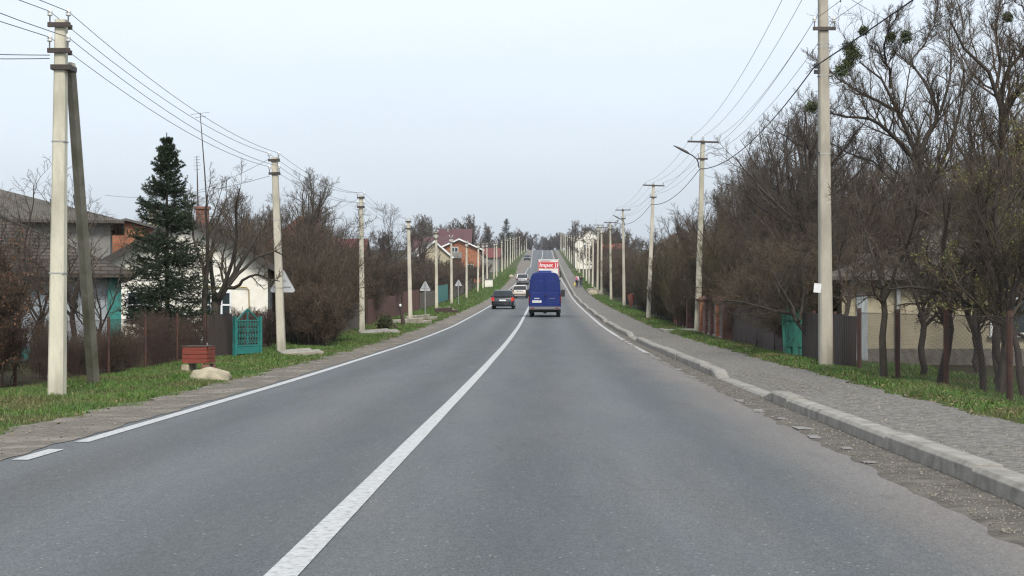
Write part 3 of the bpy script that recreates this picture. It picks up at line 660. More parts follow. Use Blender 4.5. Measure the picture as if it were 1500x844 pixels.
grass('verge_grass', 120000, lambda y: (6.42 + .12 * np.sin(y * 1.3) + .1 * np.sin(y * 4.1), np.full_like(y, 7.75)), 11, 75, 1.5, .072, 3)
grass('verge_grass', 60000, lambda y: (6.5 + .15 * np.sin(y * .7), np.full_like(y, 8.2)), 75, 300, 1.4, .08, 4)
grass('dead_grass', 13000, lambda y: (np.full_like(y, -7.5), grass_left(y) - .02 + .12 * np.sin(y * 2.1)), 15, 80, 1.5, .075, 11, 'dead_blade')
grass('dead_grass', 12000, lambda y: (6.42 + .12 * np.sin(y * 1.3), np.full_like(y, 7.75)), 15, 80, 1.5, .07, 13, 'dead_blade')
grass('yard_grass', 40000, lambda y: (np.full_like(y, 7.7), np.full_like(y, 10.5)), 18, 50, 1.2, .09, 5)

# ------------------------------------------------------------------ utility poles
def shaft(mb, H, w0, w1, y0=-.4, cham=.25):
    secs = []
    for h in np.linspace(y0, H, 9):
        w = np.interp(h, [0, H], [w0, w1]) / 2; c = w * cham
        secs.append([(w - c, -w, h), (w, -w + c, h), (w, w - c, h), (w - c, w, h), (-w + c, w, h), (-w, w - c, h), (-w, -w + c, h), (-w + c, -w, h)])
    mb.loft(secs)
INS = [(.012, -.10), (.012, 0), (.038, .0), (.042, .02), (.03, .035), (.04, .045), (.042, .075), (.026, .09), (.026, .11), (.02, .12)]
def insulators(parent, xs, z, y=0.):
    for x in xs:
        q = MB(); q.lathe(INS, (x, y, z + .10), n=8); q.build('insulator', MT['porcelain'], parent, smooth=True)
def arm(parent, z, half, xoff=0., w=.07, y=-.11, ins=None, both=True):
    a = MB()
    a.box((xoff, y, z), (half * 2, .05, w)); 
    if both: a.box((xoff, -y, z), (half * 2 * .75, .05, w))
    o = a.build('crossarm', MT['iron'], parent)
    insulators(o, ins if ins is not None else (xoff - half + .03, xoff + half - .03), z + w / 2, y)
    return o
def left_pole():
    e = empty('utility_pole', (0, 0, 0)); m = MB(); shaft(m, 5.75, .235, .165); m.build('shaft', MT['concrete'], e)
    arm(e, 5.66, .17); arm(e, 5.27, .17)
    for h, q in ((3.9, .200), (1.9, .222)): b = MB(); b.box((0, 0, h), (q, q, .02)); b.build('steel_band', MT['galv'], e)
    return e
def right_pole():
    e = empty('utility_pole', (0, 0, 0)); m = MB(); shaft(m, 7.7, .25, .16); m.build('shaft', MT['concrete'], e)
    arm(e, 7.62, .62, ins=(-.45, 0, .56), both=False); arm(e, 6.95, .2, both=False)
    for h, q in ((6.55, .185), (3.0, .226)): b = MB(); b.box((0, 0, h), (q, q, .02)); b.build('steel_band', MT['galv'], e)
    return e
LP = left_pole(); RP = right_pole()
LEFT = [(79, 23.6, 5.72, .012), (411, 45.3, 5.65, -.035), (530, 68.5, 6.0, -.008), (601, 88.5, 5.75, -.02), (639.5, 119, 5.9, -.008), (661.5, 140, 6.0, -.006),
        (683.4, 164, 5.9, 0), (700, 191.6, 5.9, .01), (707.5, 207, 5.9, 0), (713.7, 222, 5.9, -.01), (723.6, 252, 5.9, .01), (727.6, 265, 5.9, 0), (735.5, 299, 6.1, -.012), (739.7, 320, 6.4, .01),
        (743.5, 342, 6.2, 0), (747.5, 369, 6.4, 0), (751, 396, 6.1, .01), (754, 422, 6.1, 0), (757, 450, 6.1, 0), (761, 480, 6.1, 0), (764, 515, 6.1, 0), (768, 560, 6.1, 0), (771, 610, 6.4, 0)]
ORD = ['first', 'second', 'third', 'fourth', 'fifth', 'sixth', 'seventh', 'eighth', 'ninth', 'tenth', 'eleventh', 'twelfth', 'thirteenth', 'fourteenth', 'fifteenth', 'sixteenth', 'seventeenth', 'eighteenth', 'nineteenth', 'twentieth', 'twenty-first', 'twenty-second', 'twenty-third', 'twenty-fourth']
LNOTE = {0: 'cream concrete pole propped by a leaning strut on the left verge', 1: 'stained concrete pole with a triangle sign behind it beside the teal gate',
         2: 'concrete pole standing before the pale plank fence, small round bush at its foot', 3: 'slim concrete pole beside the dark stump post and the culvert wall',
         4: 'concrete pole at the red-brown board fence between the two triangle signs', 5: 'concrete pole just before the farther triangle sign on the grass'}
lpoles = []
for i, (u, z, H, lean) in enumerate(LEFT):
    x = px(u, z); g = gz(x, z) - .02
    lab = LNOTE.get(i, f'pale concrete utility pole, {ORD[i]} along the left verge counting from the strutted pole')
    o = put(LP, (x, z, g), 1, R(rg.uniform(-3, 3)), lab, 'utility pole', 'utility poles along the left verge')
    o.scale = (1, 1, H / 5.75); o.rotation_euler = (0, lean, R(rg.uniform(-2, 2))); lpoles.append(o)
# the leaning strut and its iron collar belong to the first pole (own objects, in its local space)
p0 = lpoles[0]; bpy.context.view_layer.update(); inv = p0.matrix_world.inverted()
sb = Vector((px(135, 28.3), 28.3, gz(px(135, 28.3), 28.3) - .3)); st = Vector(P(99, 93, 23.85))
m = MB(); d = [inv @ sb.lerp(st, t) for t in np.linspace(0, 1, 7)]; m.tube(d, [.125, .12, .115, .108, .10, .093, .085], 6); m.build('strut', MT['old_concrete'], p0)
m = MB(); m.box((.03, .04, 5.02), (.30, .34, .075)); m.build('collar', MT['iron'], p0)
RIGHT = [(1208, 32.6, 8.7, 'A'), (1021, 62.5, 7.7, .028), (949.5, 90, 7.7, .038), (914, 127, 7.9, -.012), (895, 153, 7.7, -.012), (881, 178, 7.7, 0), (875, 190, 8.2, .01), (868, 208, 7.2, .012), (863, 225, 6.6, 0),
         (859, 240, 7.5, 0), (854.5, 259, 7.0, 0), (848.6, 289, 7.2, 0), (845, 312, 6.6, .01), (840.8, 343, 6.7, 0), (837, 375, 6.6, 0), (834, 402, 6.6, 0), (831, 435, 6.8, 0), (828, 475, 6.8, .01), (826, 515, 6.8, 0), (823, 560, 6.8, 0), (821, 610, 7, 0)]
RNOTE = {1: 'concrete pole with a street lamp arm beside the brick pillar fence', 2: 'leaning concrete pole with a small notice beside the thicket on the right',
         3: 'tall concrete pole with a lamp arm behind the red plastic sheet in the thicket', 4: 'concrete pole with wide crossarm next to the rubble heap', 5: 'whitewashed-footed concrete pole on the near side of the rubble heap'}
def rpole_a():
    e = empty('utility_pole', (0, 0, 0)); m = MB(); shaft(m, 8.7, .27, .175); m.build('shaft', MT['concrete'], e)
    arm(e, 6.98, .235, y=-.12, both=False); arm(e, 8.2, .62, ins=(-.45, .56), both=False)
    for h, q, xo in ((6.68, .203, 0), (6.60, .204, 0), (6.02, .214, .04), (4.4, .232, 0)):
        b = MB(); b.box((xo, 0, h), (q + 2.5 * xo, q, .02)); b.build('steel_band', MT['galv'], e)
    for p, d in (((-.15, -.05, 6.22), (.11, .08, .1)), ((-.15, -.05, 6.10), (.11, .07, .08)), ((-.14, -.06, 4.42), (.10, .06, .05))):
        c = MB(); c.box(p, d); c.build('cable_clamp', MT['cable'], e)
    t = MB(); t.tube([(.16, -.1, 8.2), (.30, -.12, 7.95), (.34, -.12, 7.70)], .012, 5); t.lathe(INS, (.34, -.12, 7.62), n=8); t.build('hanging_insulator', MT['iron'], e)
    return e
rpoles = []
for i, (u, z, H, lean) in enumerate(RIGHT):
    x = px(u, z); g = gz(x, z) - .02
    if lean == 'A':
        o = rpole_a(); o.location = (x, z, g); o.rotation_euler = (0, -.008, R(2)); tag(o, 'thick cream concrete pole by the teal gate, top cut by the picture edge', 'utility pole', 'utility poles along the right pavement')
    else:
        o = put(RP, (x, z, g), 1, 0, RNOTE.get(i, f'pale concrete utility pole, {ORD[i]} along the right pavement counting from the nearest'), 'utility pole', 'utility poles along the right pavement')
        o.scale = (1, 1, H / 7.7); o.rotation_euler = (0, lean, R(rg.uniform(-4, 4)))
    rpoles.append(o)
m = MB(); m.box((-.14, -.15, 0), (.15, .012, .19), mi=0); 
o = m.build('paper_notice', MT['paper']); o.location = rpoles[0].location + Vector((-.02, .02, 1.62)); o.rotation_euler = (0, R(6), R(-12)); tag(o, 'white paper notice tied round the thick cream pole', 'notice')
m = MB(); m.box((-.12, -.14, 0), (.10, .012, .16)); o = m.build('paper_notice', MT['paper']); o.location = rpoles[2].location + Vector((.05, 0, 1.75)); tag(o, 'small white notice on the leaning pole beside the thicket', 'notice')
# street lamps on brackets
def street_lamp(pole, zz, label, s=1.):
    e = empty('street_lamp', pole.location + Vector((0.12, 0, zz)), 0, label, 'street lamp')
    m = MB(); m.tube([(-.06, -.03, -.35), (-.10, -.06, -.12), (-.16, -.08, 0), (-.34, -.1, .14), (-.5, -.1, .22)], .024, 6); m.build('arm', MT['iron'], e)
    h = MB(); h.loft([[(-.46 - t * .62, -.1 + w * a, .20 + t * .32 + hh * b) for a, b in ((-1, 0), (-.6, 1), (.6, 1), (1, 0), (.6, -.5), (-.6, -.5))] for t, w, hh in ((0, .05, .04), (.15, .085, .07), (.6, .075, .06), (1, .03, .02))])
    h.build('lamp_head', MT['iron'], e, smooth=False)
    return e
street_lamp(rpoles[1], 6.95, 'unlit street lamp on the pole by the brick pillar fence')
street_lamp(rpoles[3], 6.9, 'unlit street lamp on the tall pole farther along the thicket')

# ------------------------------------------------------------------ overhead wires
def span(a, b, sag, n=14):
    t = np.linspace(0, 1, n)[:, None]; p = np.array(a) * (1 - t) + np.array(b) * t; p[:, 2] -= (4 * sag * t * (1 - t))[:, 0]; return p
def wire(pts, sag, label, group=None, r=.0065, m='wire', cat='wire'):
    segs = [span(pts[i], pts[i + 1], sag if not isinstance(sag, (list, tuple)) else sag[i])[(0 if i == 0 else 1):] for i in range(len(pts) - 1)]
    q = np.concatenate(segs); base = q[0].copy()
    me = tube_mesh('wire', [((q - base)[None], np.full((1, len(q)), r), 4)])
    o = link_mesh('overhead_wire', me, MT[m]); o.location = base
    return tag(o, label, cat, group)
bpy.context.view_layer.update()
def at(o, p): return tuple(o.matrix_world @ Vector(p))
names = {(-.14, 5.86): 'upper wire nearer the gardens', (.14, 5.86): 'upper wire nearer the road', (-.14, 5.47): 'lower wire nearer the gardens', (.14, 5.47): 'lower wire nearer the road'}
for (dx, zz), nm in names.items():
    pts = [(px(79, 23.6) + dx * 2.2, -3.0, zz - .2)] + [at(p, (dx, -.11, zz)) for p in lpoles[:12]]
    wire(pts, [.45] + [.3] * 11, f'thin {nm} strung along the left poles', 'wires along the left poles')
for (dx, zz, nm) in ((-.45, 7.83, 'top wire on the crossarm end over the road'), (0, 7.84, 'top wire over the pole heads'), (.56, 7.83, 'top wire on the crossarm end over the gardens'), (-.17, 7.16, 'lower wire on the road side'), (.17, 7.16, 'lower wire on the garden side')):
    z0 = 8.42 if zz > 7.5 else 7.16
    a = at(rpoles[0], (dx * (1 if zz > 7.5 else 1.2), -.12, z0)); pts = [(a[0] + .4, -2, a[2] + .2), a] + [at(p, (dx, -.11, zz)) for p in rpoles[1:8]]
    wire(pts, [.5, .55] + [.35] * 6, f'{nm}, strung along the right poles', 'wires along the right poles')
a = at(rpoles[0], (-.2, -.06, 6.2)); wire([(a[0] + 1.6, 4, a[2] + .5), a] + [at(p, (-.1, -.09, 6.55)) for p in rpoles[1:5]], [.15, .55, .45, .4, .4], 'thick black twisted cable hung below the right wires', None, .016, 'cable', 'cable')
wire([at(rpoles[1], (.12, 0, 6.8)), P(1105, 272, 74)], .25, 'service wire dropping from the lamp pole to the right gardens', 'service wires')
wire([at(rpoles[1], (.12, 0, 6.3)), P(1110, 262, 80)], .15, 'second service wire from the lamp pole, lying below the first', 'service wires')
a = at(rpoles[0], (.1, 0, 7.9)); wire([a, P(1500, 118, 60)], .3, 'service wire passing before the mistletoe tree from the thick cream pole', 'service wires')
a = at(rpoles[0], (.1, 0, 6.0)); wire([a, P(1480, -40, 20)], .1, 'service wire rising steeply toward the upper corner of the street', 'service wires')
wire([at(lpoles[0], (-.14, -.1, 5.2)), (px(0, 20) - 3, 18.5, pz(80, 20))], .05, 'service wire running level from the strutted pole to the near garden', 'service wires')
wire([at(lpoles[0], (-.14, -.1, 5.15)), (px(0, 20) - 3, 18.4, pz(85, 20))], .08, 'lower service wire from the strutted pole to the near garden', 'service wires')
wire([at(lpoles[1], (-.14, -.1, 5.7)), P(212, 294, 60)], .25, 'service wire from the triangle-sign pole to the house chimney', 'service wires')
wire([at(lpoles[1], (-.14, -.1, 5.2)), P(150, 285, 64)], .3, 'lower service wire from the triangle-sign pole to the grey roofs', 'service wires')
wire([at(lpoles[2], (-.14, -.1, 5.6)), P(440, 316, 100)], .25, 'service wire from the third left pole to the orange roof', 'service wires')
# ------------------------------------------------------------------ houses
def window(parent, face, a, z, w, h, wd, frame='white_paint', nv=1, nh=0, door=False):
    """face: '-y','+y','-x','+x' of a house of half size wd; a = position along the wall"""
    hw, hd = wd
    def T(p):   # p = (along, out, up)
        return {'-y': (p[0], -hd - p[1], p[2]), '+y': (p[0], hd + p[1], p[2]), '-x': (-hw - p[1], p[0], p[2]), '+x': (hw + p[1], p[0], p[2])}[face]
    def bx(mb, c, d):
        mb.box(T(c), (d[0], d[1], d[2]) if face[1] == 'y' else (d[1], d[0], d[2]))
    m = MB(); t = .07
    for s in (-1, 1):
        bx(m, (a + s * (w / 2 - t / 2), .012, z), (t, .09, h)); bx(m, (a, .012, z + s * (h / 2 - t / 2)), (w - 2 * t, .085, t))
    for i in range(nv): bx(m, (a + (i + 1) * w / (nv + 1) - w / 2, .01, z), (.06, .075, h - 2 * t))
    for i in range(nh): bx(m, (a, .008, z + h / 2 - (i + 1) * h / (nh + 1)), (w - 2 * t, .07, .055))
    fr = m.build('door' if door else 'window', MT[frame], parent)
    p = MB(); bx(p, (a, .004, z), (w - 2 * t + .01, .03, h - 2 * t + .01)); p.build('pane', MT['window_glass'], fr)
    if not door:
        s = MB(); bx(s, (a, .05, z - h / 2 - .025), (w + .12, .16, .045)); s.build('sill', MT['galv'], fr)
    return fr
def house(name, label, loc, rz, w, d, eave, ridge, wallm, roofm, over=.4, kind='gable', chim=(), wins=(), trim='fascia', cat='house', chimm='brick_red', group=None, plinth=None, th=.1):
    """gable ends on the local -y and +y sides; loc = centre of the footprint on the ground"""
    e = empty(name, loc, rz, label, cat, group); hw, hd = w / 2, d / 2
    m = MB()
    if kind == 'hip':
        m.box((0, 0, eave / 2 - .4), (w, d, eave + .8))
    elif kind == 'mansard':
        m.prism([(-hw, -.8), (hw, -.8), (hw, eave), (hw * .45, ridge - .35), (0, ridge), (-hw * .45, ridge - .35), (-hw, eave)], 'Y', -hd, hd)
    else:
        m.prism([(-hw, -.8), (hw, -.8), (hw, eave), (0, ridge), (-hw, eave)], 'Y', -hd, hd)
    m.build('wall', MT[wallm], e)
    sl = (ridge - eave) / hw
    r = MB()
    if kind == 'hip':
        X, Yd = hw + over, hd + over; ze = eave - over * sl * .5; rl = max(.3, hd - hw * .9)
        v = [(-X, -Yd, ze), (X, -Yd, ze), (X, Yd, ze), (-X, Yd, ze), (0, -rl, ridge), (0, rl, ridge)]
        v2 = [(a, b, c - th) for a, b, c in v[:4]]
        r.add(v + v2, [(0, 1, 4), (1, 2, 5, 4), (2, 3, 5), (3, 0, 4, 5), (6, 9, 8, 7), (0, 6, 7, 1), (1, 7, 8, 2), (2, 8, 9, 3), (3, 9, 6, 0)])
    elif kind == 'mansard':
        pts = [(hw + over * .4, eave - .35), (hw * .47, ridge - .33), (0, ridge + .02)]
        poly = [(-a, b) for a, b in pts] + [(a, b) for a, b in reversed(pts[:-1])] + [(a + .06, b + th) for a, b in pts[:-1]] + [(0, ridge + th + .03)] + [(-a - .06, b + th) for a, b in reversed(pts[:-1])]
        r.prism(poly, 'Y', -hd - over, hd + over)
    else:
        X = hw + over; ze = eave - over * sl
        poly = [(-X, ze), (0, ridge + .012), (X, ze), (X, ze + th * 1.1), (0, ridge + .012 + th * 1.15), (-X, ze + th * 1.1)]
        r.prism(poly, 'Y', -hd - over, hd + over)
    ro = r.build('roof', MT[roofm], e)
    if kind == 'gable' and trim:
        X = hw + over; ze = eave - over * sl
        for y in (-hd - over - .015, hd + over + .015):
            f = MB()
            for s in (-1, 1): f.bar((s * X * 1.01, y + s * .002, ze + .02), (-s * .05, y + s * .002, ridge + .03 + .05 * sl), .035, .2)
            f.build('bargeboard', MT[trim], ro)
    for (x, y, top) in chim:
        c = MB(); c.box((x, y, (ridge + top) / 2 - .5), (.45, .45, top - ridge + 1.4)); c.box((x, y, top + .2), (.56, .56, .09)); c.build('chimney', MT[chimm], ro)
    if plinth:
        p = MB(); p.box((0, 0, .02), (w + .06, d + .06, .75)); p.build('plinth', MT[plinth], e)
    for q in wins: window(e, *q[:5], (hw, hd), **(q[5] if len(q) > 5 else {}))
    return e
def hg(x, y): return gz(x, y)
# nearest left house: low, slate hipped roof, pale blue walls with teal corners
def corner(u, z, w, d, rz, zg=None):        # centre of a footprint whose near right corner stands at photo column u, depth z
    x = px(u, z); v = Matrix.Rotation(rz, 3, 'Z') @ Vector((-w / 2, d / 2, 0)); return (x + v.x, z + v.y, gz(x, z) if zg is None else zg)
h1 = house('village_house', 'low house with slate shingle hip roof and pale blue walls with teal corners', corner(164, 40.5, 10.2, 7.4, R(17), -.08), R(17), 10.2, 7.4, 2.42, 4.9, 'plaster_blue', 'shingle', .55, 'hip', plinth='teal',
           wins=[('-y', 1.6, 1.45, 1.0, 1.2, dict(frame='teal')), ('-y', -2.2, 1.45, 1.0, 1.2, dict(frame='teal')), ('+x', -1.6, 1.45, .9, 1.2, dict(frame='teal')), ('+x', 2., 1.45, .9, 1.2)])
for sx, sy in ((1, -1), (-1, -1), (1, 1)): m = MB(); m.box((sx * 5.1, sy * 3.7, 1.35), (.34, .34, 2.0)); m.build('corner_trim', MT['teal'], h1)
m = MB(); m.box((0, -3.72, 2.3), (9.7, .06, .16)); m.build('wall_band', MT['teal'], h1)
m = MB(); m.tube([(0, -.45, 4.93), (5.6, -4.2, 2.22)], .045, 6); m.tube([(0, -.45, 4.93), (-5.6, -4.2, 2.22)], .045, 6)
m.build('ridge_tiles', MT['roof_orange'], [c for c in h1.children if c.name.startswith('roof')][0]).data.materials[0] = MT['fascia']
house('village_house', 'big old house with broad grey hipped roof and brown hip edges behind the slate roof', corner(158, 57, 13, 9, R(15)), R(15), 13, 9, 4.45, 6.35, 'plaster_grey', 'slate_x', .5, 'hip',
      wins=[('-y', 2.4, 2.6, .9, 1.2), ('-y', 4.2, 2.6, .6, 1.2), ('+x', 0, 2.4, 1, 1.2)])
house('brick_house', 'house with orange brick gable under a dark mansard roof next to the spruce', (px(184, 74), 74, hg(-16, 70)), R(14), 5.6, 9, 2.1, 4.95, 'brick_orange', 'slate_dark', .35, 'mansard', chim=[(1.2, 2, 5.6)], chimm='plaster_cream', wins=[('-y', -.6, 1.6, 1.1, 1.2)])
h4 = house('village_house', 'white plastered house with dark gable edges and a yellow gas pipe behind the spruce', corner(391, 52, 5.4, 8, R(9)), R(9), 5.4, 8, 2.62, 4.15, 'plaster_white', 'slate_dark', .42,
      wins=[('-y', 1.02, 1.32, 1.0, .92, dict(nv=2, nh=1)), ('-y', -1.4, 1.32, 1.0, .92, dict(nv=2, nh=1)), ('+x', -2, 1.3, .9, 1.0), ('+x', 1.5, 1.3, .9, 1.0)], chim=[(.3, .5, 4.6)])
m = MB(); m.tube([(.3, -4.06, 1.9), (1.0, -4.06, 1.9), (2.0, -4.06, 1.9), (2.08, -4.06, 1.82), (2.1, -4.06, .9), (2.1, -4.06, 0)], .019, 6); m.build('gas_pipe', MT['gas_yellow'], h4)
house('village_house', 'house with small orange tiled roof peeping above the brown thicket', (px(431, 112), 115, hg(-14, 115)), 0, 4.0, 5, 4.9, 7.0, 'plaster_grey', 'roof_orange', .3, 'hip', wins=[('-y', 0, 3.4, 1.0, 1.1)], chim=[(1.1, .6, 7.3)])
house('village_house', 'house with bright red metal roof half hidden by bare trees', (px(490, 128), 133, hg(-14, 133)), R(90), 5.0, 3.6, 3.8, 5.6, 'plaster_grey', 'roof_red', .35, wins=[('+x', -1, 2, 1, 1.1)])
house('village_house', 'cream house with grey slate gable roof behind the second triangle sign', (px(624, 200), 205, hg(-14, 205)), R(14), 4.2, 7.5, 4.3, 6.1, 'plaster_cream', 'slate_y', .35, trim='white_paint', wins=[('-y', -.5, 2.6, .9, 1.1), ('+x', -1, 2.4, .9, 1.1)])
h8 = house('brick_house', 'orange brick house with white balcony door and white gable edges', (px(669, 235), 240, hg(-12, 240)), R(4), 6.4, 8, 4.9, 6.35, 'brick_orange', 'slate_y', .55, trim='white_paint',
      wins=[('-y', -.65, 4.45, 1.05, 1.5, dict(nv=1, nh=1, door=True)), ('-y', 1.7, 2.0, 1.1, 1.2), ('+x', -1, 2.2, 1.1, 1.2)])
m = MB(); m.box((-.6, -4.45, 3.55), (2.0, .9, .12)); m.box((-.6, -4.87, 4.0), (2.0, .05, .8)); m.build('balcony', MT['plaster_grey'], h8)
house('village_house', 'annex with low grey roof adjoining the orange brick house', (px(694, 262), 262, hg(-11, 262)), R(4), 4.2, 6, 3.4, 4.9, 'plaster_grey', 'slate_y', .3, trim='fascia', wins=[('-y', .5, 2, .9, 1.1)])
house('village_house', 'large house with maroon metal roof and chimneys on the hillside', (px(664, 330), 336, hg(-18, 335)), R(90), 7.5, 6.5, 5.2, 8.35, 'plaster_cream', 'roof_maroon', .5, chim=[(.6, -.8, 8.45), (-.6, 1.5, 8.5)], chimm='plaster_grey', wins=[('+x', 0, 3, 1, 1.2)])
house('village_house', 'lower house with maroon roof and light wall before the large maroon roof', (px(640, 318), 318, hg(-20, 318)), R(90), 7, 9, 3.9, 6.6, 'plaster_cream', 'roof_maroon', .4, wins=[('+x', 0, 2, 1, 1.2)])
house('village_house', 'small house with raspberry red roof along the row of far left poles', (px(717, 300), 304, hg(-10, 304)), R(90), 4, 3.4, 2.9, 4.5, 'plaster_grey', 'roof_red', .35, wins=[('+x', 0, 1.6, .9, 1.1)])
# right side
h11 = house('village_house', 'cream house with white framed window and grey roof behind the wire mesh fence', (14.35, 44.5, -.22), 0, 11, 9, 2.45, 4.6, 'plaster_cream', 'slate_x', .5, 'hip',
      wins=[('-y', .62 - 1.9 + .0, 1.35, .98, .98, dict(nv=1, nh=0)), ('-y', 2.5, 1.35, 1.2, 1.0)])
m = MB(); m.box((-5.0, -4.54, 1.1), (.28, .06, 1.75)); m.box((-5.0, -4.58, 1.1), (.05, .03, 1.7)); m.build('shutter', MT['palewood'], h11)
m = MB(); m.tube([(-4.1, -4.62, 2.1), (-4.1, -4.62, 0.1)], .06, 8); m.build('downpipe', MT['galv'], h11)
m = MB(); m.box((0, 0, .25), (11.08, 9.08, .55)); m.build('plinth', MT['rubble'], h11)
h12 = house('brick_house', 'red and orange brick house with pale blue window frame behind the brown metal fence', (12.0, 54.8, hg(12, 54)), R(0), 7.6, 9, 2.3, 3.7, 'brick_orange', 'slate_dark', .4,
      wins=[('-y', -1.75, 1.5, .42, 1.2, dict(frame='palewood', nv=0)), ('-x', -2, 1.5, .9, 1.2, dict(frame='palewood')), ('-x', 1.6, 1.5, .9, 1.2, dict(frame='palewood'))])
house('village_house', 'white walled house with dark red gable edge above the right thicket', (px(1003, 150) + .3, 155, hg(14, 155)), R(-6), 7.2, 9, 4.4, 6.85, 'plaster_white', 'roof_maroon', .6, trim='roof_red', wins=[('-y', 0, 3.5, 1.1, 1.2), ('-x', 0, 2, 1, 1.2)])
house('village_house', 'house showing a strip of orange red roof between the right poles', (px(900, 250), 253, hg(12, 253)), R(90), 4.4, 3.4, 4.9, 5.75, 'plaster_grey', 'roof_orange', .3, wins=[('+x', 0, 2, 1, 1.1)])
house('village_house', 'two storey pale house with light grey roof beyond the far right poles', (px(870, 330), 336, hg(12, 336)), R(-8), 6.6, 9, 5.6, 8.25, 'plaster_white', 'slate_y', .4, chim=[(1, 1, 8.7)], wins=[('-y', -1.2, 4.4, 1, 1.2), ('-y', 1.2, 4.4, 1, 1.2), ('-x', 0, 3, 1, 1.2)])
# utility box by the verge
e = empty('electric_box', (px(716, 212), 212, gz(px(716, 212), 212)), 0, 'white roadside electric box with a flat lid on the left verge', 'electric box')
m = MB(); m.box((0, 0, .5), (1.05, .8, 1.06)); m.build('cabinet', MT['plaster_white'], e, bevel=.02)
m = MB(); m.box((0, 0, 1.1), (1.25, .98, .12)); m.build('lid', MT['plaster_grey'], e, bevel=.02)

# ------------------------------------------------------------------ fences
def seq(x0, y0, x1, y1): return Vector((x0, y0, gz(x0, y0))), Vector((x1, y1, gz(x1, y1)))
def post_list(a, b, step):
    n = max(1, round((b - a).length / step)); return [a.lerp(b, i / n) for i in range(n + 1)]
def ground_at(p): return gz(p[0], p[1])
def board_fence(label, x0, y0, x1, y1, h, material, step=.11, gap=.012, postm='brownwood', var=.04, name='board_fence', group=None, poststep=2.4, top='flat'):
    a, b = seq(x0, y0, x1, y1); e = empty(name, a, 0, label, 'fence', group); d = (b - a); L = Vector((d.x, d.y, 0)).length; rz = math.atan2(d.y, d.x)
    m = MB(); n = int(L / step); q = random.Random(int(abs(y0 * 7)))
    for i in range(n):
        t = (i + .5) / n; p = a.lerp(b, t); hh = h + q.uniform(-var, var); z = ground_at(p) - a.z
        m.box((p.x - a.x, p.y - a.y, z + hh / 2 - .01), (step - gap, .022, hh), rz=rz)
    m.build('board_panel', MT[material], e)
    r = MB(); o = Vector((-math.sin(rz), math.cos(rz), 0)) * (-.035 if math.cos(rz) * 0 + x0 > 0 else .035)
    for zz in (.25, h - .2): r.bar((o.x, o.y, zz), (d.x + o.x, d.y + o.y, d.z + zz), .04, .07)
    r.build('rail', MT[postm], e)
    for p in post_list(a, b, poststep):
        k = MB(); z = ground_at(p) - a.z; k.box((p.x - a.x + 2 * o.x, p.y - a.y + 2 * o.y, z + h / 2 - .1), (.08, .08, h + .2), rz=rz); k.build('post', MT[postm], e)
    return e
def mesh_fence(label, x0, y0, x1, y1, h, cell=.085, r=.0022, postm='rust', poststep=2.5, postr=.035, material='iron', group=None):
    a, b = seq(x0, y0, x1, y1); e = empty('wire_mesh_fence', a, 0, label, 'fence', group); d = b - a; L = d.length; n = int((L + h) / cell)
    Pp = []
    for i in range(n):
        for s in (0, 1):
            q0 = i * cell - (h if s else 0); 
            # a wire running diagonally from the bottom at q0 to the top at q0+h (or mirrored)
            u0, u1 = (q0, q0 + h) if s else (q0, q0 - h)
            z0, z1 = 0., h
            if u0 < 0: z0 = -u0 if s else 0; u0 = 0
            if u1 < 0: z1 = h + u1 ; u1 = 0
            if u0 > L: 
                if s: continue
                z0 = u0 - L; u0 = L
            if u1 > L: z1 = h - (u1 - L); u1 = L
            if z1 - z0 < .05: continue
            Pp.append([(d * (u0 / L) + Vector((0, 0, z0)))[:], (d * ((u0 + u1) / 2 / L) + Vector((0, 0, (z0 + z1) / 2)))[:], (d * (u1 / L) + Vector((0, 0, z1)))[:]])
    Pp = np.array(Pp); 
    link_mesh('wire_mesh', tube_mesh('mesh', [(Pp, np.full(Pp.shape[:2], r), 3)]), MT[material], e)
    m = MB()
    for zz in (.04, h - .02): m.tube([(0, 0, zz), (d.x, d.y, d.z + zz)], .005, 4)
    m.build('tension_wire', MT[material], e)
    for p in post_list(a, b, poststep):
        k = MB(); z = ground_at(p) - a.z; k.tube([(p.x - a.x, p.y - a.y, z - .3), (p.x - a.x, p.y - a.y, z + h + .08)], postr, 8); k.build('post', MT[postm], e)
    return e
LX = lambda y: float(np.interp(y, [20, 33, 43, 62, 90, 120, 160, 220], [-8.2, -7.35, -7.15, -7.3, -8.1, -8.4, -8.6, -8.6]))
mesh_fence('rusty wire mesh fence with thin brown posts before the teal cornered house', LX(22), 22, LX(39.3), 39.3, 1.1, .075, .0026, 'rust', 2.4, .03, 'rust')
board_fence('dark brown upright board fence panel between the red plank box and the teal gate', LX(39.6), 39.6, LX(42.4), 42.4, 1.12, 'brownwood', .12, .006, var=.015)
mesh_fence('short brown mesh fence right of the teal gate with a rusty post', LX(44.2), 44.2, LX(48.2), 48.2, 1.1, .075, .0026, 'rust', 2.0, .045, 'rust')
board_fence('weathered pale plank fence behind the small round bush', LX(66), 66, LX(79), 79, 1.25, 'greywood', .16, .02, var=.06)
board_fence('pale blue white plank fence section next to the blue gate', LX(63.0), 63.0, LX(65.7), 65.7, 1.2, 'palewood', .14, .03, var=.04)
board_fence('dark brown board fence behind the stump post', LX(81), 81, LX(104), 104, 1.35, 'redfence', .13, .01, var=.03)
board_fence('red brown board fence behind the first free standing triangle sign', LX(106), 106, LX(121), 121, 1.5, 'redfence', .3, .05, var=.02)
board_fence('grey brown picket fence between the two triangle signs', LX(122), 122, LX(141), 141, 1.25, 'greywood', .12, .03, var=.03)
board_fence('teal sheet fence behind the farther triangle sign', LX(143), 143, LX(160), 160, 1.6, 'teal', .5, .004, var=.0)
board_fence('long grey board fence along the verge beyond the teal fence', LX(162), 162, LX(215), 215, 1.3, 'greywood', .2, .02, var=.04)
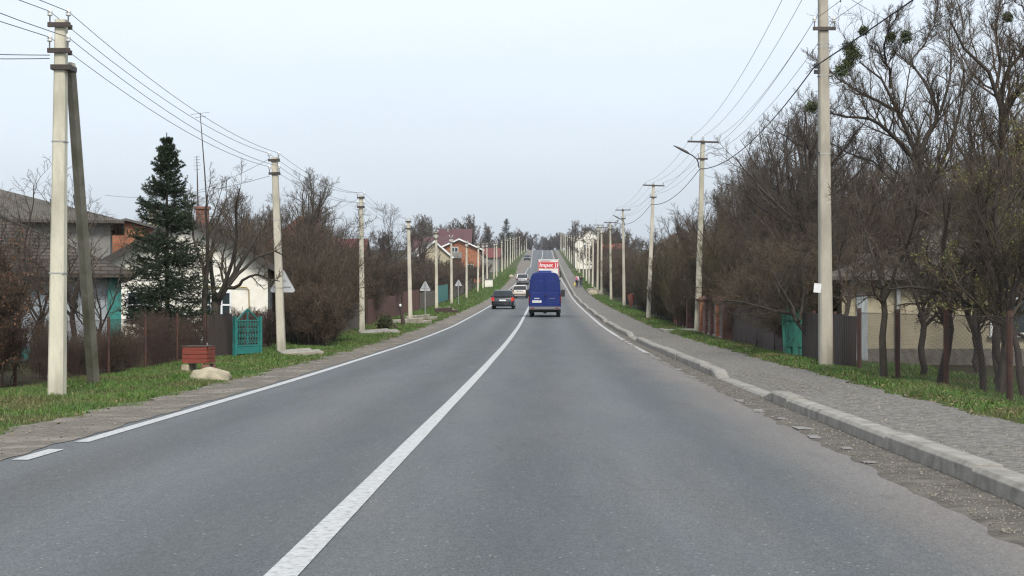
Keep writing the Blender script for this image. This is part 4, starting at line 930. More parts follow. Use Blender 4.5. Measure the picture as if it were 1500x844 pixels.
board_fence('teal slat fence seen through the bare trees behind the stump post', -12.5, 96, -9.2, 99, 2.0, 'teal', .14, .05, var=.0)

# teal garden gate with pointed top and scroll work
e = empty('garden_gate', (px(361, 42.2), 42.2, gz(-7.1, 42.2) - .03), R(58), 'teal metal garden gate with pointed top and curled ironwork', 'gate'); e.scale = (.8, 1, .86)
# local x runs along the gate
for x in (-.62, .62): m = MB(); m.box((x, 0, .62), (.09, .09, 1.3)); m.build('gate_post', MT['teal'], e)
m = MB()
for x in (-.53, .53): m.box((x, 0, .64), (.045, .04, 1.06))
for z in (.12, .36, 1.14): m.box((0, 0, z), (1.02, .038, .04))
m.bar((-.53, 0, 1.15), (0, 0, 1.5), .036, .04); m.bar((.53, 0, 1.15), (0, 0, 1.5), .036, .04); m.box((0, 0, .92), (.045, .036, 1.12))
for i in range(1, 8):
    x = -.53 + i * .1325
    if i != 4: m.box((x, 0, .76), (.016, .016, .76))
m.build('gate_frame', MT['teal'], e)
m = MB()
for i in range(8):
    for j in range(4):
        c = (-.46 + i * .1325, 0, .47 + j * .18); m.tube([(c[0] + .05 * math.cos(t) * (1 - t / 9), (.012 if j % 2 else -.012), c[2] + .075 * math.sin(t) * (1 - t / 9)) for t in np.linspace(0, 6.4, 10)], .009, 4)
m.build('scrollwork', MT['teal'], e)
m = MB(); m.box((0, .0, .24), (1.02, .012, .2)); m.build('kick_panel', MT['teal'], e)
# blue gate
e = empty('garden_gate', (LX(61.5) + .2, 61.2, gz(LX(61.5), 61.2)), math.atan2(2.0, -.3), 'narrow blue metal gate with white capped posts in the thicket', 'gate')
for x in (-.75, .75, .95):
    m = MB(); m.box((x, 0, .6), (.09, .09, 1.35)); p = m.build('gate_post', MT['blue_paint'], e)
    k = MB(); k.lathe([(.03, 0), (.05, .03), (.03, .07), (.005, .085)], (x, 0, 1.27)); k.build('post_cap', MT['white_paint'], p)
m = MB()
for z in (.14, .66, 1.16): m.box((0, 0, z), (1.42, .03, .05))
for i in range(7): m.box((-.6 + i * .2, 0, .65), (.025, .02, 1.0))
m.build('gate_frame', MT['blue_paint'], e)
m = MB(); m.box((.2, .01, .3), (.9, .01, .3)); m.build('kick_panel', MT['redfence'], e)

# right: brick pillars with grey infill, sheet fence, gate, mesh
def pillar_fence(label, ys, h):
    f = lambda y: float(np.interp(y, [50, 62, 82], [7.42, 7.62, 8.1]))
    a = Vector((f(ys[0]), ys[0], gz(f(ys[0]), ys[0]))); e = empty('brick_pillar_fence', a, 0, label, 'fence')
    pr = None
    for y in ys:
        p = Vector((f(y), y, gz(f(y), y))) - a
        m = MB(); m.box((p.x, p.y, p.z + h / 2 - .1), (.40, .40, h + .2)); q = m.build('pillar', MT['brick_orange' if rg.random() < .2 else 'brick_red'], e)
        c = MB(); c.add([(p.x + sx * .28, p.y + sy * .28, p.z + h) for sx, sy in ((-1, -1), (1, -1), (1, 1), (-1, 1))] + [(p.x + sx * .28, p.y + sy * .28, p.z + h + .06) for sx, sy in ((-1, -1), (1, -1), (1, 1), (-1, 1))] + [(p.x, p.y, p.z + h + .2)],
              [(0, 1, 2, 3), (0, 1, 5, 4), (1, 2, 6, 5), (2, 3, 7, 6), (3, 0, 4, 7), (4, 5, 8), (5, 6, 8), (6, 7, 8), (7, 4, 8)]); c.build('cap', MT['brick_red'], q)
        if pr is not None:
            w = MB(); d = p - pr; mid = (p + pr) / 2; w.box((mid.x, mid.y, mid.z + h * .47 + .05), (.16, d.length - .405, h * .82), rz=math.atan2(-d.x, d.y)); w.build('infill_panel', MT['brick_grey'], e)
            w = MB(); w.box((mid.x, mid.y, mid.z), (.26, d.length - .405, .3), rz=math.atan2(-d.x, d.y)); w.build('footing', MT['old_concrete'], e)
        pr = p
pillar_fence('nearer row of brick fence pillars with caps and grey infill by the lamp pole', [53, 55.3, 57.6, 59.9, 62.2], 1.38)
pillar_fence('farther row of brick fence pillars with caps beyond the driveway', [70, 72.4, 74.8, 77.2, 79.6], 1.42)
m = MB(); m.box((0, 0, 0), (2.4, 3.4, .1)); o = m.build('concrete_slab', MT['kerb'], bevel=.02); o.location = (7.4, 66.4, gz(7.4, 66.4) + .06); tag(o, 'pale concrete driveway slab between the two brick pillar rows', 'slab')
def sheet_fence(label, y0, y1, h):
    f = lambda y: 7.55
    a, b = seq(f(y0), y0, f(y1), y1); e = empty('sheet_metal_fence', a, 0, label, 'fence'); L = (b - a).length; n = int(L / 1.2)
    for i in range(n):
        p = a.lerp(b, i / n) - a; q = a.lerp(b, (i + 1) / n) - a; m = MB(); t = rg.uniform(-.02, .02); hh = h + rg.uniform(-.03, .03)
        m.add([(p.x + t, p.y + .006, p.z - .05), (q.x + t, q.y - .006, q.z - .05), (q.x - t, q.y - .006, q.z + hh), (p.x - t, p.y + .006, p.z + hh),
               (p.x + t + .02, p.y + .006, p.z - .05), (q.x + t + .02, q.y - .006, q.z - .05), (q.x - t + .02, q.y - .006, q.z + hh), (p.x - t + .02, p.y + .006, p.z + hh)],
              [(0, 1, 2, 3), (4, 7, 6, 5), (0, 4, 5, 1), (1, 5, 6, 2), (2, 6, 7, 3), (3, 7, 4, 0)]); m.build('sheet', MT['brown_sheet'], e)
        if i % 2 == 0:
            k = MB(); k.box((p.x + .07, p.y, p.z + h / 2), (.06, .06, h + .1)); k.build('post', MT['rust'], e)
sheet_fence('dark brown sheet metal fence between the brick pillars and the peeling gate', 40.4, 52.4, 1.15)
sheet_fence('dark brown sheet metal fence behind the thick cream pole', 31.6, 38.2, 1.12)
mesh_fence('wire mesh fence on rusty posts before the cream house', 7.58, 31.4, 7.72, 15.0, 1.18, .07, .002, 'rust', 3.6, .045, 'iron')
# old peeling plank gate, leaning
e = empty('plank_gate', (px(1164, 39.3), 39.3, gz(7.45, 39.3) - .03), R(84), 'leaning old plank gate with peeling sea green paint', 'gate'); e.rotation_euler = (R(-4), R(2), R(58)); e.scale = (1.05, 1, 1.05)
m = MB(); q = random.Random(4)
for i in range(9):
    hh = 1.10 + .12 * math.cos((i - 2) * 1.2) + q.uniform(-.04, .04); m.box((-.56 + i * .135, q.uniform(-.008, .008), hh / 2 - .05), (.125, .022, hh), M=Matrix.Rotation(q.uniform(-.03, .03), 3, 'Y'))
m.build('board_panel', MT['teal_old'], e)
m = MB()
for z in (.3, .92): m.box((-.02, -.03, z), (1.2, .03, .09))
m.bar((-.5, -.035, .32), (.45, -.035, .9), .03, .08); m.box((-.1, -.05, .2), (.34, .02, .3)); m.build('brace', MT['teal_old'], e)
m = MB()
for z in (.78, 1.02): m.box((-.64, 0, z), (.12, .05, .04))
m.box((-.60, 0, .5), (.07, .06, 1.25)); m.build('hinge_post', MT['teal_old'], e)

# ------------------------------------------------------------------ small things on the verges
g = P(289, 545, 0); zb = 32.8; xb = px(289, zb); e = empty('plank_box', (xb, zb, gz(xb, zb)), R(-3), 'red painted plank box standing on stone feet by the fence', 'box'); e.scale = (.80, .80, .80)
m = MB()
for i in range(4):
    m.box((0, -.37 + rg.uniform(-.004, .004), .20 + .087 + i * .115), (.64, .028, .108)); m.box((0, .37, .287 + i * .115), (.64, .028, .108))
    for s in (-1, 1): m.box((s * .334, 0, .287 + i * .115), (.028, .70, .104))
m.build('plank_side', MT['redwood'], e, bevel=.006)
m = MB(); m.box((0, 0, .672), (.70, .80, .03)); m.build('lid', MT['brownwood'], e)
for x, y in ((-.26, -.3), (.27, -.28), (-.26, .3), (.26, .3)):
    m = MB(); m.box((x, y, .08), (.2, .2, .24)); m.build('foot', MT['brick_red'] if x > 0 else MT['stone'], e, bevel=.03)
def rock(name, loc, d, seed, label, cat, material='stone', group=None, rz=0):
    q = np.random.default_rng(seed); bm = bmesh.new(); bmesh.ops.create_icosphere(bm, subdivisions=3, radius=1.0)
    ph = q.uniform(0, 6, 9)
    for v in bm.verts:
        x, y, z = v.co; f = 1 + .14 * math.sin(2.3 * x + ph[0]) * math.cos(2.1 * y + ph[1]) + .10 * math.sin(4.7 * y + ph[2] + 3 * z) + .06 * math.sin(8 * x + 5 * z + ph[3]) + .04 * math.sin(13 * y + 9 * x + ph[4])
        v.co = Vector((x * f * d[0], y * f * d[1], max(-.35, z * f) * d[2]))
    me = bpy.data.meshes.new(name); bm.to_mesh(me); bm.free(); o = link_mesh(name, me, MT[material], smooth=True); o.location = loc; o.rotation_euler = (0, 0, rz); return tag(o, label, cat, group)
zr = 29.4; rock('boulder', (px(306, zr), zr, gz(px(306, zr), zr) + .0), (.42, .36, .21), 3, 'pale flat topped boulder lying in the grass by the red plank box', 'boulder')
def slab(u, v, z, d, label, rz=0, m_='kerb', cat='slab'):
    x = px(u, z); s = MB(); s.box((0, 0, 0), d); s.box((d[0] * .2, d[1] * .1, -d[2] * .5), (d[0] * 1.2, d[1] * .8, d[2])); o = s.build('concrete_slab', MT[m_], bevel=.025); o.location = (x, z, gz(x, z) + d[2] * .35); o.rotation_euler = (R(3), R(-4), rz); return tag(o, label, cat)
slab(433, 525, 43.0, (.9, 1.1, .12), 'broken concrete slab in the grass in front of the teal gate', .3, 'old_concrete')
slab(548, 488, 67, (1.3, 1.6, .12), 'pale broken concrete slab in the grass before the round bush', .2)
slab(597, 475, 84, (1.6, .5, .3), 'low concrete culvert wall beside the third triangle signpost', .1, 'old_concrete')
slab(612, 470, 92, (1.4, .5, .3), 'second low concrete culvert wall near the signpost', -.1, 'old_concrete')
rock('boulder', (px(656, 113), 113, gz(px(656, 113), 113) + .05), (.5, .5, .3), 6, 'white stone at the culvert mouth between the two triangle signs', 'boulder')
slab(650, 456, 109, (1.2, .7, .42), 'dark culvert mouth in the grass beside the white stone', 0, 'brownwood', 'culvert')
rock('boulder', (px(749, 262), 262, gz(px(749, 262), 262) + .15), (.42, .42, .4), 9, 'small white stone on the far left verge', 'boulder')
# stump post with a white insulator, leaning beam, thuja
z = 80; x = px(588, z); e = empty('stump_post', (x, z, gz(x, z)), 0, 'short dark leaning post with a white insulator knob', 'post'); m = MB(); m.tube([(.1, 0, -.2), (.04, 0, .4), (-.06, 0, .95)], [.12, .10, .085], 9); m.build('stump', MT['brownwood'], e)
m = MB(); m.lathe([(.03, .0), (.06, .02), (.07, .08), (.05, .14), (.02, .16)], (-.07, 0, .94)); m.build('insulator', MT['porcelain'], e, smooth=True)
z = 74; x = px(570, z); m = MB(); m.bar((-.42, 0, .95), (.35, -.1, .02), .05, .12); o = m.build('leaning_beam', MT['brownwood']); o.location = (x, z, gz(x, z)); tag(o, 'dark timber beam leaning down beside the round bush', 'beam')
# triangle signs seen from behind
def sign(u, z, side, bottom, label, post=True):
    x = px(u, z); e = empty('road_sign', (x, z, gz(x, z)), R(rg.uniform(-6, 6)), label, 'road sign', 'triangle signs along the left verge')
    hh = side * .866; r = .06; poly = []
    for cx_, cy_, a0 in ((side / 2 - r * 1.6, bottom + r, -90), (0, bottom + hh - r * 1.6, 30), (-side / 2 + r * 1.6, bottom + r, 150)):
        for k in range(6): a = R(a0 + k * 24); poly.append((cx_ + r * math.cos(a), cy_ + r * math.sin(a)))
    m = MB(); m.prism(poly, 'Y', .04, .052); m.build('panel', MT['sign_back'], e)
    for zz in (bottom + .16, bottom + hh * .52): f = MB(); f.box((0, .03, zz), (side * (.62 if zz < bottom + .3 else .3), .018, .035)); f.build('bracket', MT['galv'], e)
    c = [(p[0] * 1.0, p[1]) for p in poly]; k = MB(); k.tube([(p[0], .046, p[1]) for p in c] + [(c[0][0], .046, c[0][1])], .011, 4, cap=False); k.build('rim', MT['galv'], e)
    if post: m = MB(); m.tube([(0, 0, -.3), (0, 0, bottom + hh * .9)], .028, 8); m.build('post', MT['galv'], e)
sign(412.5, 46.0, .78, 1.72, 'triangular road sign seen from behind, half hidden by the pole at the teal gate')
sign(622.5, 92, .68, 1.68, 'triangular road sign seen from behind on a thin post before the red brown fence')
sign(671.5, 137, .66, 1.65, 'triangular road sign seen from behind on a thin post before the teal fence')
# antenna masts
def mast(u0, v0, u1, v1, z, label, arms):
    a = P(u0, v0, z); b = P(u1, v1, z + .5); e = empty('antenna_mast', tuple(a), 0, label, 'antenna'); d = Vector(b - a)
    m = MB(); m.tube([(0, 0, -.6), tuple(d * .5), tuple(d)], [.035, .028, .014], 6); m.build('mast', MT['iron'], e)
    k = MB()
    for t, w in arms: c = d * t; k.tube([(c.x - w, c.y, c.z), (c.x + w, c.y, c.z + w * .25)], .008, 4)
    k.build('aerial', MT['iron'], e)
mast(305, 345, 291, 164, 58, 'tall thin tilted antenna mast over the white house', [(.985, .35), (.96, .2)])
mast(288, 300, 286, 228, 62, 'short antenna mast with several rods left of the tall tilted mast', [(.98, .12), (.92, .15), (.86, .12), (.8, .15), (.72, .12)])
for u, v0, v1, z, lab in ((646, 336, 327, 335, 'thin antenna on the left end of the maroon roof'), (662, 335, 324, 335, 'thin antenna in the middle of the maroon roof'), (667, 334, 322, 338, 'taller thin antenna on the maroon roof'), (873, 338, 322, 336, 'thin antenna on the pale house with the light grey roof')):
    mast(u, v0, u, v1, z, lab, [(.95, .35)])
# rubble heap, red sheet and tarp in the right thicket
for i in range(26):
    z = 182 + rg.uniform(-9, 8); x = px(866 + rg.uniform(-12, 14), z); x = max(6.6, min(9.4, x))
    rock('rubble_stone', (x, z, gz(x, z) + .12), (rg.uniform(.2, .5), rg.uniform(.2, .5), rg.uniform(.18, .42)), 40 + i, 'broken masonry stone in the rubble heap beyond the tall right pole', 'stone', 'rubble' if i % 3 else 'stone', 'stones of the rubble heap', rg.uniform(0, 3))
z = 119; x = px(924, z); m = MB()
m.add([(-.45, 0, 1.35), (.1, -.1, 1.5), (.5, .1, 1.25), (.25, -.15, .6), (.02, -.1, .2), (-.2, 0, .75), (-.45, .04, 1.35), (.1, -.06, 1.5), (.5, .14, 1.25), (.25, -.11, .6), (.02, -.06, .2), (-.2, .04, .75)],
      [(0, 1, 5), (1, 2, 3), (1, 3, 5), (3, 4, 5), (6, 11, 7), (7, 9, 8), (7, 11, 9), (9, 11, 10), (0, 6, 7, 1), (1, 7, 8, 2), (2, 8, 9, 3), (3, 9, 10, 4), (4, 10, 11, 5), (5, 11, 6, 0)])
m.v = [(a * .62, b * 1.5 + .1 * math.sin(a * 9), c * .85 + .1 * math.sin(a * 7)) for a, b, c in m.v]; o = m.build('plastic_sheet', MT['orange_plastic']); o.location = (x, z, gz(x, z) - .1); tag(o, 'torn orange red plastic sheet caught in the right thicket', 'plastic sheet')
z = 126; x = px(909, z); o = rock('tarpaulin', (x + 1.0, z, gz(x, z) + .55), (.4, .4, .5), 77, 'crumpled grey blue tarpaulin caught in the right thicket', 'tarpaulin', 'tarp')
# ------------------------------------------------------------------ vehicles (local: rear at y = 0, forward is +y)
def wheel(parent, x, y, r, w):
    s = 1 if x > 0 else -1; t = MB()
    t.lathe([(r * .62, -w / 2), (r * .9, -w / 2), (r, -w * .32), (r, w * .32), (r * .9, w / 2), (r * .62, w / 2)], (x, y, r), 'X', 20); wh = t.build('tyre', MT['rubber'], parent, smooth=False)
    k = MB(); k.lathe([(r * .6, -w * .2), (r * .6, w * .46 * 1), (r * .5, w * .3), (r * .2, w * .38), (r * .05, w * .4)] if s > 0 else [(r * .05, -w * .4), (r * .2, -w * .38), (r * .5, -w * .3), (r * .6, -w * .46), (r * .6, w * .2)], (x, y, r), 'X', 16); k.build('rim', MT['rim'], wh)
def quad_on(pts, inset, off, parent, name, material, th=.012):
    """thin pane lying on the quad pts (outward = normal), shrunk by inset toward its centre"""
    p = [Vector(q) for q in pts]; c = sum(p, Vector()) / 4; n = (p[1] - p[0]).cross(p[3] - p[0]).normalized()
    q = [c + (v - c) * (1 - inset) for v in p]; m = MB(); m.add([v + n * off for v in q] + [v - n * th for v in q], [(0, 1, 2, 3), (7, 6, 5, 4), (0, 4, 5, 1), (1, 5, 6, 2), (2, 6, 7, 3), (3, 7, 4, 0)])
    return m.build(name, MT[material], parent)
def sec(y, hw, z0, z1, r=.08, top=None):       # rounded body section
    t = hw if top is None else top
    return [(-hw + r * .6, y, z0), (hw - r * .6, y, z0), (hw, y, z0 + r), (hw, y, (z0 + z1) / 2), (t, y, z1 - r), (t - r, y, z1), (-t + r, y, z1), (-t, y, z1 - r), (-hw, y, (z0 + z1) / 2), (-hw, y, z0 + r)]
def car(name, label, x, y, rz, paint, L, W, H, kind='hatch', belt=.92, lamps='lamp_red_dark', group='cars on the road', front=False):
    e = empty(name, (x, y, E(y) + .004), rz, label, 'car', group); hw = W / 2
    b = MB(); z0 = .24; bh = belt if kind != 'sedan' else belt - .02
    st = [(0.0, hw - .09, .34, bh - .22), (.06, hw - .03, .28, bh - .06), (.25, hw - .005, z0, bh), (L * .3, hw, z0, bh), (L * .62, hw, z0, bh - .01), (L * .72, hw - .01, z0, bh - .04), (L * .9, hw - .04, z0, bh - .16), (L * .97, hw - .1, .28, bh - .24), (L, hw - .2, .36, bh - .34)]
    b.loft([sec(yy, w, a, c, .09, w - .04) for yy, w, a, c in st]); bo = b.build('body', MT[paint], e, smooth=True)
    md = bo.modifiers.new('e', 'EDGE_SPLIT'); md.split_angle = R(40)
    yr0, yr1 = (.12, .55) if kind == 'hatch' else (.62, 1.15) if kind == 'sedan' else (.10, .40)
    yf1, yf0 = L * .52, L * .69; rw = hw - .20; bw = hw - .05; zt = H
    c = MB(); zb = bh - .05
    c.loft([[(-bw, yr0, zb), (bw, yr0, zb), (rw + .03, yr1, zt - .10), (rw - .06, yr1 + .05, zt - .02), (-rw + .06, yr1 + .05, zt - .02), (-rw - .03, yr1, zt - .10)],
            [(-bw - .005, yr0 + .3, zb), (bw + .005, yr0 + .3, zb), (rw + .035, yr1 + .25, zt - .06), (rw - .06, yr1 + .3, zt + .01), (-rw + .06, yr1 + .3, zt + .01), (-rw - .035, yr1 + .25, zt - .06)],
            [(-bw, yf0 - .3, zb), (bw, yf0 - .3, zb), (rw + .03, yf1 - .1, zt - .06), (rw - .06, yf1 - .15, zt + .0), (-rw + .06, yf1 - .15, zt + .0), (-rw - .03, yf1 - .1, zt - .06)],
            [(-bw + .04, yf0, zb), (bw - .04, yf0, zb), (rw, yf1, zt - .10), (rw - .08, yf1 - .03, zt - .05), (-rw + .08, yf1 - .03, zt - .05), (-rw, yf1, zt - .10)]])
    co = c.build('cabin', MT[paint], e)
    quad_on([(-bw + .02, yr0, zb + .08), (bw - .02, yr0, zb + .08), (rw + .03, yr1, zt - .09), (-rw - .03, yr1, zt - .09)], .08, .006, co, 'rear_window', 'car_glass')
    quad_on([(bw - .04, yf0, zb + .04), (-bw + .04, yf0, zb + .04), (-rw, yf1, zt - .10), (rw, yf1, zt - .10)], .06, .006, co, 'windscreen', 'car_glass')
    for s in (-1, 1):
        for (a, bq, ta, tb) in ((yr0 + .35, L * .40, yr1 + .28, L * .40), (L * .42, yf0 - .22, L * .42, yf1 - .12)):
            q = [(s * (bw + .005), a, zb + .08), (s * (bw + .004), bq, zb + .08), (s * (rw + .035), tb, zt - .08), (s * (rw + .035), ta, zt - .08)]
            quad_on(q if s > 0 else [q[1], q[0], q[3], q[2]], .06, .008, co, 'side_window', 'car_glass')
    bm_ = MB(); bm_.loft([[(-hw + .02, .25, .30), (-hw + .02, .25, .56), (-hw + .02, .30, .56), (-hw + .02, .30, .30)]] + [[(xx, yy, .30), (xx, yy, .58), (xx, yy + .08, .58), (xx, yy + .08, .30)] for xx, yy in ((-hw + .01, .12), (-hw + .14, -.05), (0, -.09), (hw - .14, -.05), (hw - .01, .12))] + [[(hw - .02, .25, .30), (hw - .02, .25, .56), (hw - .02, .30, .56), (hw - .02, .30, .30)]])
    bm_.build('rear_bumper', MT[paint] if kind != 'suv' else MT['plastic_grey'], e, bevel=.02)
    for s in (-1, 1):
        l = MB(); l.loft([[(s * (hw - .21), -.012, .62), (s * (hw - .21), -.012, bh - .05), (s * (hw - .21), .08, bh - .03), (s * (hw - .21), .08, .62)], [(s * (hw - .10), .0, .62), (s * (hw - .10), .0, bh - .02), (s * (hw - .10), .1, bh - .0), (s * (hw - .10), .1, .62)], [(s * (hw + .004), .12, .66), (s * (hw + .004), .12, bh - .03), (s * (hw - .02), .26, bh - .03), (s * (hw - .02), .26, .66)]])
        l.build('tail_lamp', MT[lamps], e)
        k = MB(); k.loft([[(s * (hw - .12), L - .14, .60), (s * (hw - .12), L - .14, .72), (s * (hw - .12), L - .3, .74), (s * (hw - .12), L - .3, .6)], [(s * (hw - .42), L - .0, .58), (s * (hw - .42), L - .0, .70), (s * (hw - .42), L - .16, .72), (s * (hw - .42), L - .16, .58)]]); k.build('headlight', MT['lamp_white'], e)
        mm = MB(); mm.box((s * (hw + .07), L * .60, bh + .06), (.2, .11, .14)); mm.build('mirror', MT[paint] if kind != 'sedan' else MT['black_plastic'], e, bevel=.03)
        for yy in (.74, L - .82): wheel(e, s * (hw - .11), yy, .31, .2)
    p = MB(); p.box((0, -.012 if kind != 'suv' else -.02, bh - .24), (.52, .02, .115)); pl = p.build('number_plate', MT['plate'], e)
    p = MB(); p.box((0, -.105, .44), (W * .72, .03, .05)); p.build('bumper_strip', MT['black_plastic'], e)
    p = MB(); p.box((0, -.02, bh - .13), (.62, .03, .045)); p.build('boot_handle', MT['rim'] if lamps == 'lamp_lit' else MT['black_plastic'], e)
    p = MB(); p.box((0, L * .5, .27), (W - .42, L * .94, .12)); p.build('underbody', MT['black_plastic'], e)
    p = MB(); p.tube([(.5 * hw, -.03, .27), (.5 * hw, .3, .27)], .03, 8); p.build('exhaust_pipe', MT['iron'], e)
    return e
car('car', 'black hatchback with lit red tail lamps in the left lane', -1.93, 120, R(-1), 'black_paint', 4.1, 1.73, 1.47, 'hatch', lamps='lamp_lit')
car('car', 'pale beige saloon with dark rear window ahead of the black hatchback', -1.35, 165, R(1), 'beige_paint', 4.2, 1.7, 1.42, 'sedan')
car('car', 'dark grey estate car farthest in the queue, partly hidden by the blue van', -1.95, 226, 0, 'silver_paint', 4.5, 1.78, 1.58, 'suv')
car('car', 'dark car parked on the far left shoulder facing the camera', -3.5, 417, R(181), 'dark_paint', 4.2, 1.7, 1.42, 'sedan', group='cars on the road')

# blue high-roof van
e = empty('van', (1.30, 97, E(97) + .004), R(-.4), 'deep blue high roof van seen from behind, just right of the centre line', 'van'); e.scale = (1.04, 1.04, 1.075)
def vsec(y, z0, k=1., top=2.58, lean=.0):
    pts = [(.86, z0), (.955, z0 + .10), (.965, .9), (.955, 1.3), (.90, 1.95), (.84, 2.30), (.74, top - .07), (.55, top)]
    return [(x * k, y, z) for x, z in pts] + [(-x * k, y, z) for x, z in reversed(pts)]
m = MB(); m.loft([vsec(.03, .50, .97, 2.54), vsec(.10, .48, 1, 2.57), vsec(2.2, .42, 1, 2.6), vsec(3.9, .42, 1, 2.58), vsec(4.25, .42, .985, 2.42)]); bo = m.build('body', MT['van_blue'], e, smooth=True)
md = bo.modifiers.new('e', 'EDGE_SPLIT'); md.split_angle = R(35)
m = MB(); m.loft([[(x * .97, y, z) for x, z in ((.95, .42), (.95, zt), (.80, zt + .0), (-.80, zt), (-.95, zt), (-.95, .42))] for y, zt in ((4.2, 1.5), (4.9, 1.22), (5.35, 1.05), (5.5, .75))]); m.build('bonnet', MT['van_blue'], e, bevel=.04)
quad_on([(.82, 4.72, 1.36), (-.82, 4.72, 1.36), (-.74, 4.24, 2.3), (.74, 4.24, 2.3)], .02, .02, e, 'windscreen', 'car_glass', .02)
for s in (-1, 1):
    # rear doors with their pressed panels
    d = MB(); d.loft([[(s * x, y, z) for x, z in ((.012, .62), (.012, 2.44), (.66, 2.44), (.79, 2.2), (.875, 1.5), (.90, .9), (.90, .62))] for y in (.0, .035)]); do = d.build('rear_door', MT['van_blue'], e, bevel=.01)
    q = MB()
    q.loft([[(s * x, y, z) for x, z in ((.10, 1.52), (.10, 2.12), (.66, 2.12), (.73, 1.95), (.78, 1.52))] for y in (-.012, .01)]); q.loft([[(s * x, y, z) for x, z in ((.07, .75), (.07, 1.40), (.80, 1.40), (.84, .75))] for y in (-.008, .01)])
    q.build('door_panel', MT['van_blue'], do, bevel=.012)
    for z in (.8, 1.35, 2.1):
        hq = MB(); hq.box((s * .90, -.01, z), (.05, .05, .12)); hq.build('hinge', MT['van_blue'], do)
    l = MB(); l.loft([[(s * .885, -.005, .80), (s * .885, -.005, 1.30), (s * .885, .06, 1.30), (s * .885, .06, .80)], [(s * .965, .03, .80), (s * .955, .03, 1.30), (s * .95, .16, 1.30), (s * .962, .16, .80)]]); l.build('tail_lamp', MT['lamp_red_dark'], e)
    mm = MB(); mm.box((s * 1.10, 4.35, 1.42), (.24, .14, .42)); mm.box((s * .98, 4.35, 1.3), (.12, .05, .05)); mm.build('mirror', MT['black_plastic'], e, bevel=.04)
    wheel(e, s * .80, .95, .34, .24); wheel(e, s * .80, 4.6, .34, .22)
    l = MB(); l.box((s * .66, 5.42, .88), (.36, .18, .2)); l.build('headlight', MT['lamp_white'], e, bevel=.03)
    f = MB(); f.box((s * .80, .52, .42), (.3, .02, .34)); f.build('mud_flap', MT['rubber'], e)
m = MB(); m.box((0, -.09, .52), (1.90, .2, .17)); m.build('rear_bumper', MT['plastic_grey'], e, bevel=.03)
for s in (-1, 1):
    m = MB(); m.box((s * .72, -.195, .53), (.22, .012, .06)); m.build('reflector', MT['lamp_red_dark'], e)
m = MB(); m.box((-.47, -.016, .90), (.54, .018, .13)); m.build('number_plate', MT['plate'], e)
m = MB()
for i in range(6): m.box((-.68 + i * .075, -.027, .9), (.028, .006, .06))
m.build('plate_marks', MT['plastic_grey'], e)
m = MB()
for i in range(5): m.box((-.60 + i * .062, -.012, 1.08), (.045, .008, .045))
m.build('badge', MT['letter_white'], e)
m = MB()
for i in range(6): m.box((.28 + i * .06, -.012, 1.08), (.035, .008, .035))
m.build('badge', MT['rim'], e)
m = MB(); m.box((.04, -.03, 1.25), (.16, .04, .05)); m.build('door_handle', MT['black_plastic'], e)
m = MB(); m.loft([[(-.42, .12, 2.55), (.42, .12, 2.55), (.36, .3, 2.68), (-.36, .3, 2.68)], [(-.42, .8, 2.58), (.42, .8, 2.58), (.36, .7, 2.70), (-.36, .7, 2.70)]]); m.build('roof_vent', MT['van_blue'], e)
m = MB(); m.box((0, 2.6, .42), (1.5, 5.0, .16)); m.tube([(-.7, .95, .34), (.7, .95, .34)], .06, 8); m.lathe([(.02, -.12), (.13, -.08), (.13, .08), (.02, .12)], (0, .95, .34), 'X'); m.bar((-.4, -.05, .36), (-.4, .4, .36), .05, .05); m.bar((.4, -.05, .36), (.4, .4, .36), .05, .05); m.build('chassis', MT['black_plastic'], e)

# box truck
e = empty('truck', (1.72, 190, E(190) + .004), R(-.5), 'white box truck with a red lettered band on its rear, ahead of the blue van', 'truck')
m = MB(); m.box((0, 3.3, 2.55), (2.5, 6.6, 2.9)); m.build('cargo_box', MT['truck_white'], e, bevel=.02)
m = MB()
for z in (3.96, 1.14): m.box((0, -.012, z), (2.52, .05, .1))
m.build('rear_frame', MT['truck_white'], e)
for x in (-1.21, 1.21): m = MB(); m.box((x, -.012, 2.55), (.07, .05, 2.72)); m.build('side_stripe', MT['letter_red'], e)
m = MB(); m.box((0, -.008, 3.30), (2.32, .016, .76)); bo = m.build('red_band', MT['truck_red'], e)
m = MB(); m.box((-.35, -.008, 3.80), (1.2, .014, .09)); m.build('red_strip', MT['letter_red'], e)
def text(s, size, loc, material, parent, name='lettering', shear=.0, weight=.0):
    cu = bpy.data.curves.new(name, 'FONT'); cu.body = s; cu.size = size; cu.extrude = .006; cu.align_x = 'CENTER'; cu.align_y = 'CENTER'; cu.shear = shear; cu.offset = weight
    o = bpy.data.objects.new(name, cu); COL.objects.link(o); cu.materials.append(MT[material]); o.parent = parent; o.location = loc; o.rotation_euler = (R(90), 0, 0)
    bpy.context.view_layer.update(); me = bpy.data.meshes.new_from_object(o.evaluated_get(bpy.context.evaluated_depsgraph_get())); n = link_mesh(name + '_mesh', me, None, parent); n.location = loc; n.rotation_euler = (R(90), 0, 0); bpy.data.objects.remove(o); n.name = name; return n
text('Impet ))', .70, (.02, -.022, 3.30), 'letter_white', e, shear=.12, weight=.006)
m = MB()
for (z, x0, n, w, hh) in ((3.82, -.8, 0, .1, .05), (2.86, -.62, 13, .075, .05), (2.60, -.42, 8, .10, .09)):
    for i in range(n):
        if i not in (4, 9): m.box((x0 + i * (w + .03), -.006, z), (w, .012, hh * rg.uniform(.7, 1.1)))
m.build('small_print', MT['letter_red'], e)
m = MB(); m.box((0, 7.7, 1.75), (2.35, 1.8, 2.3)); m.build('cab', MT['truck_white'], e, bevel=.12)
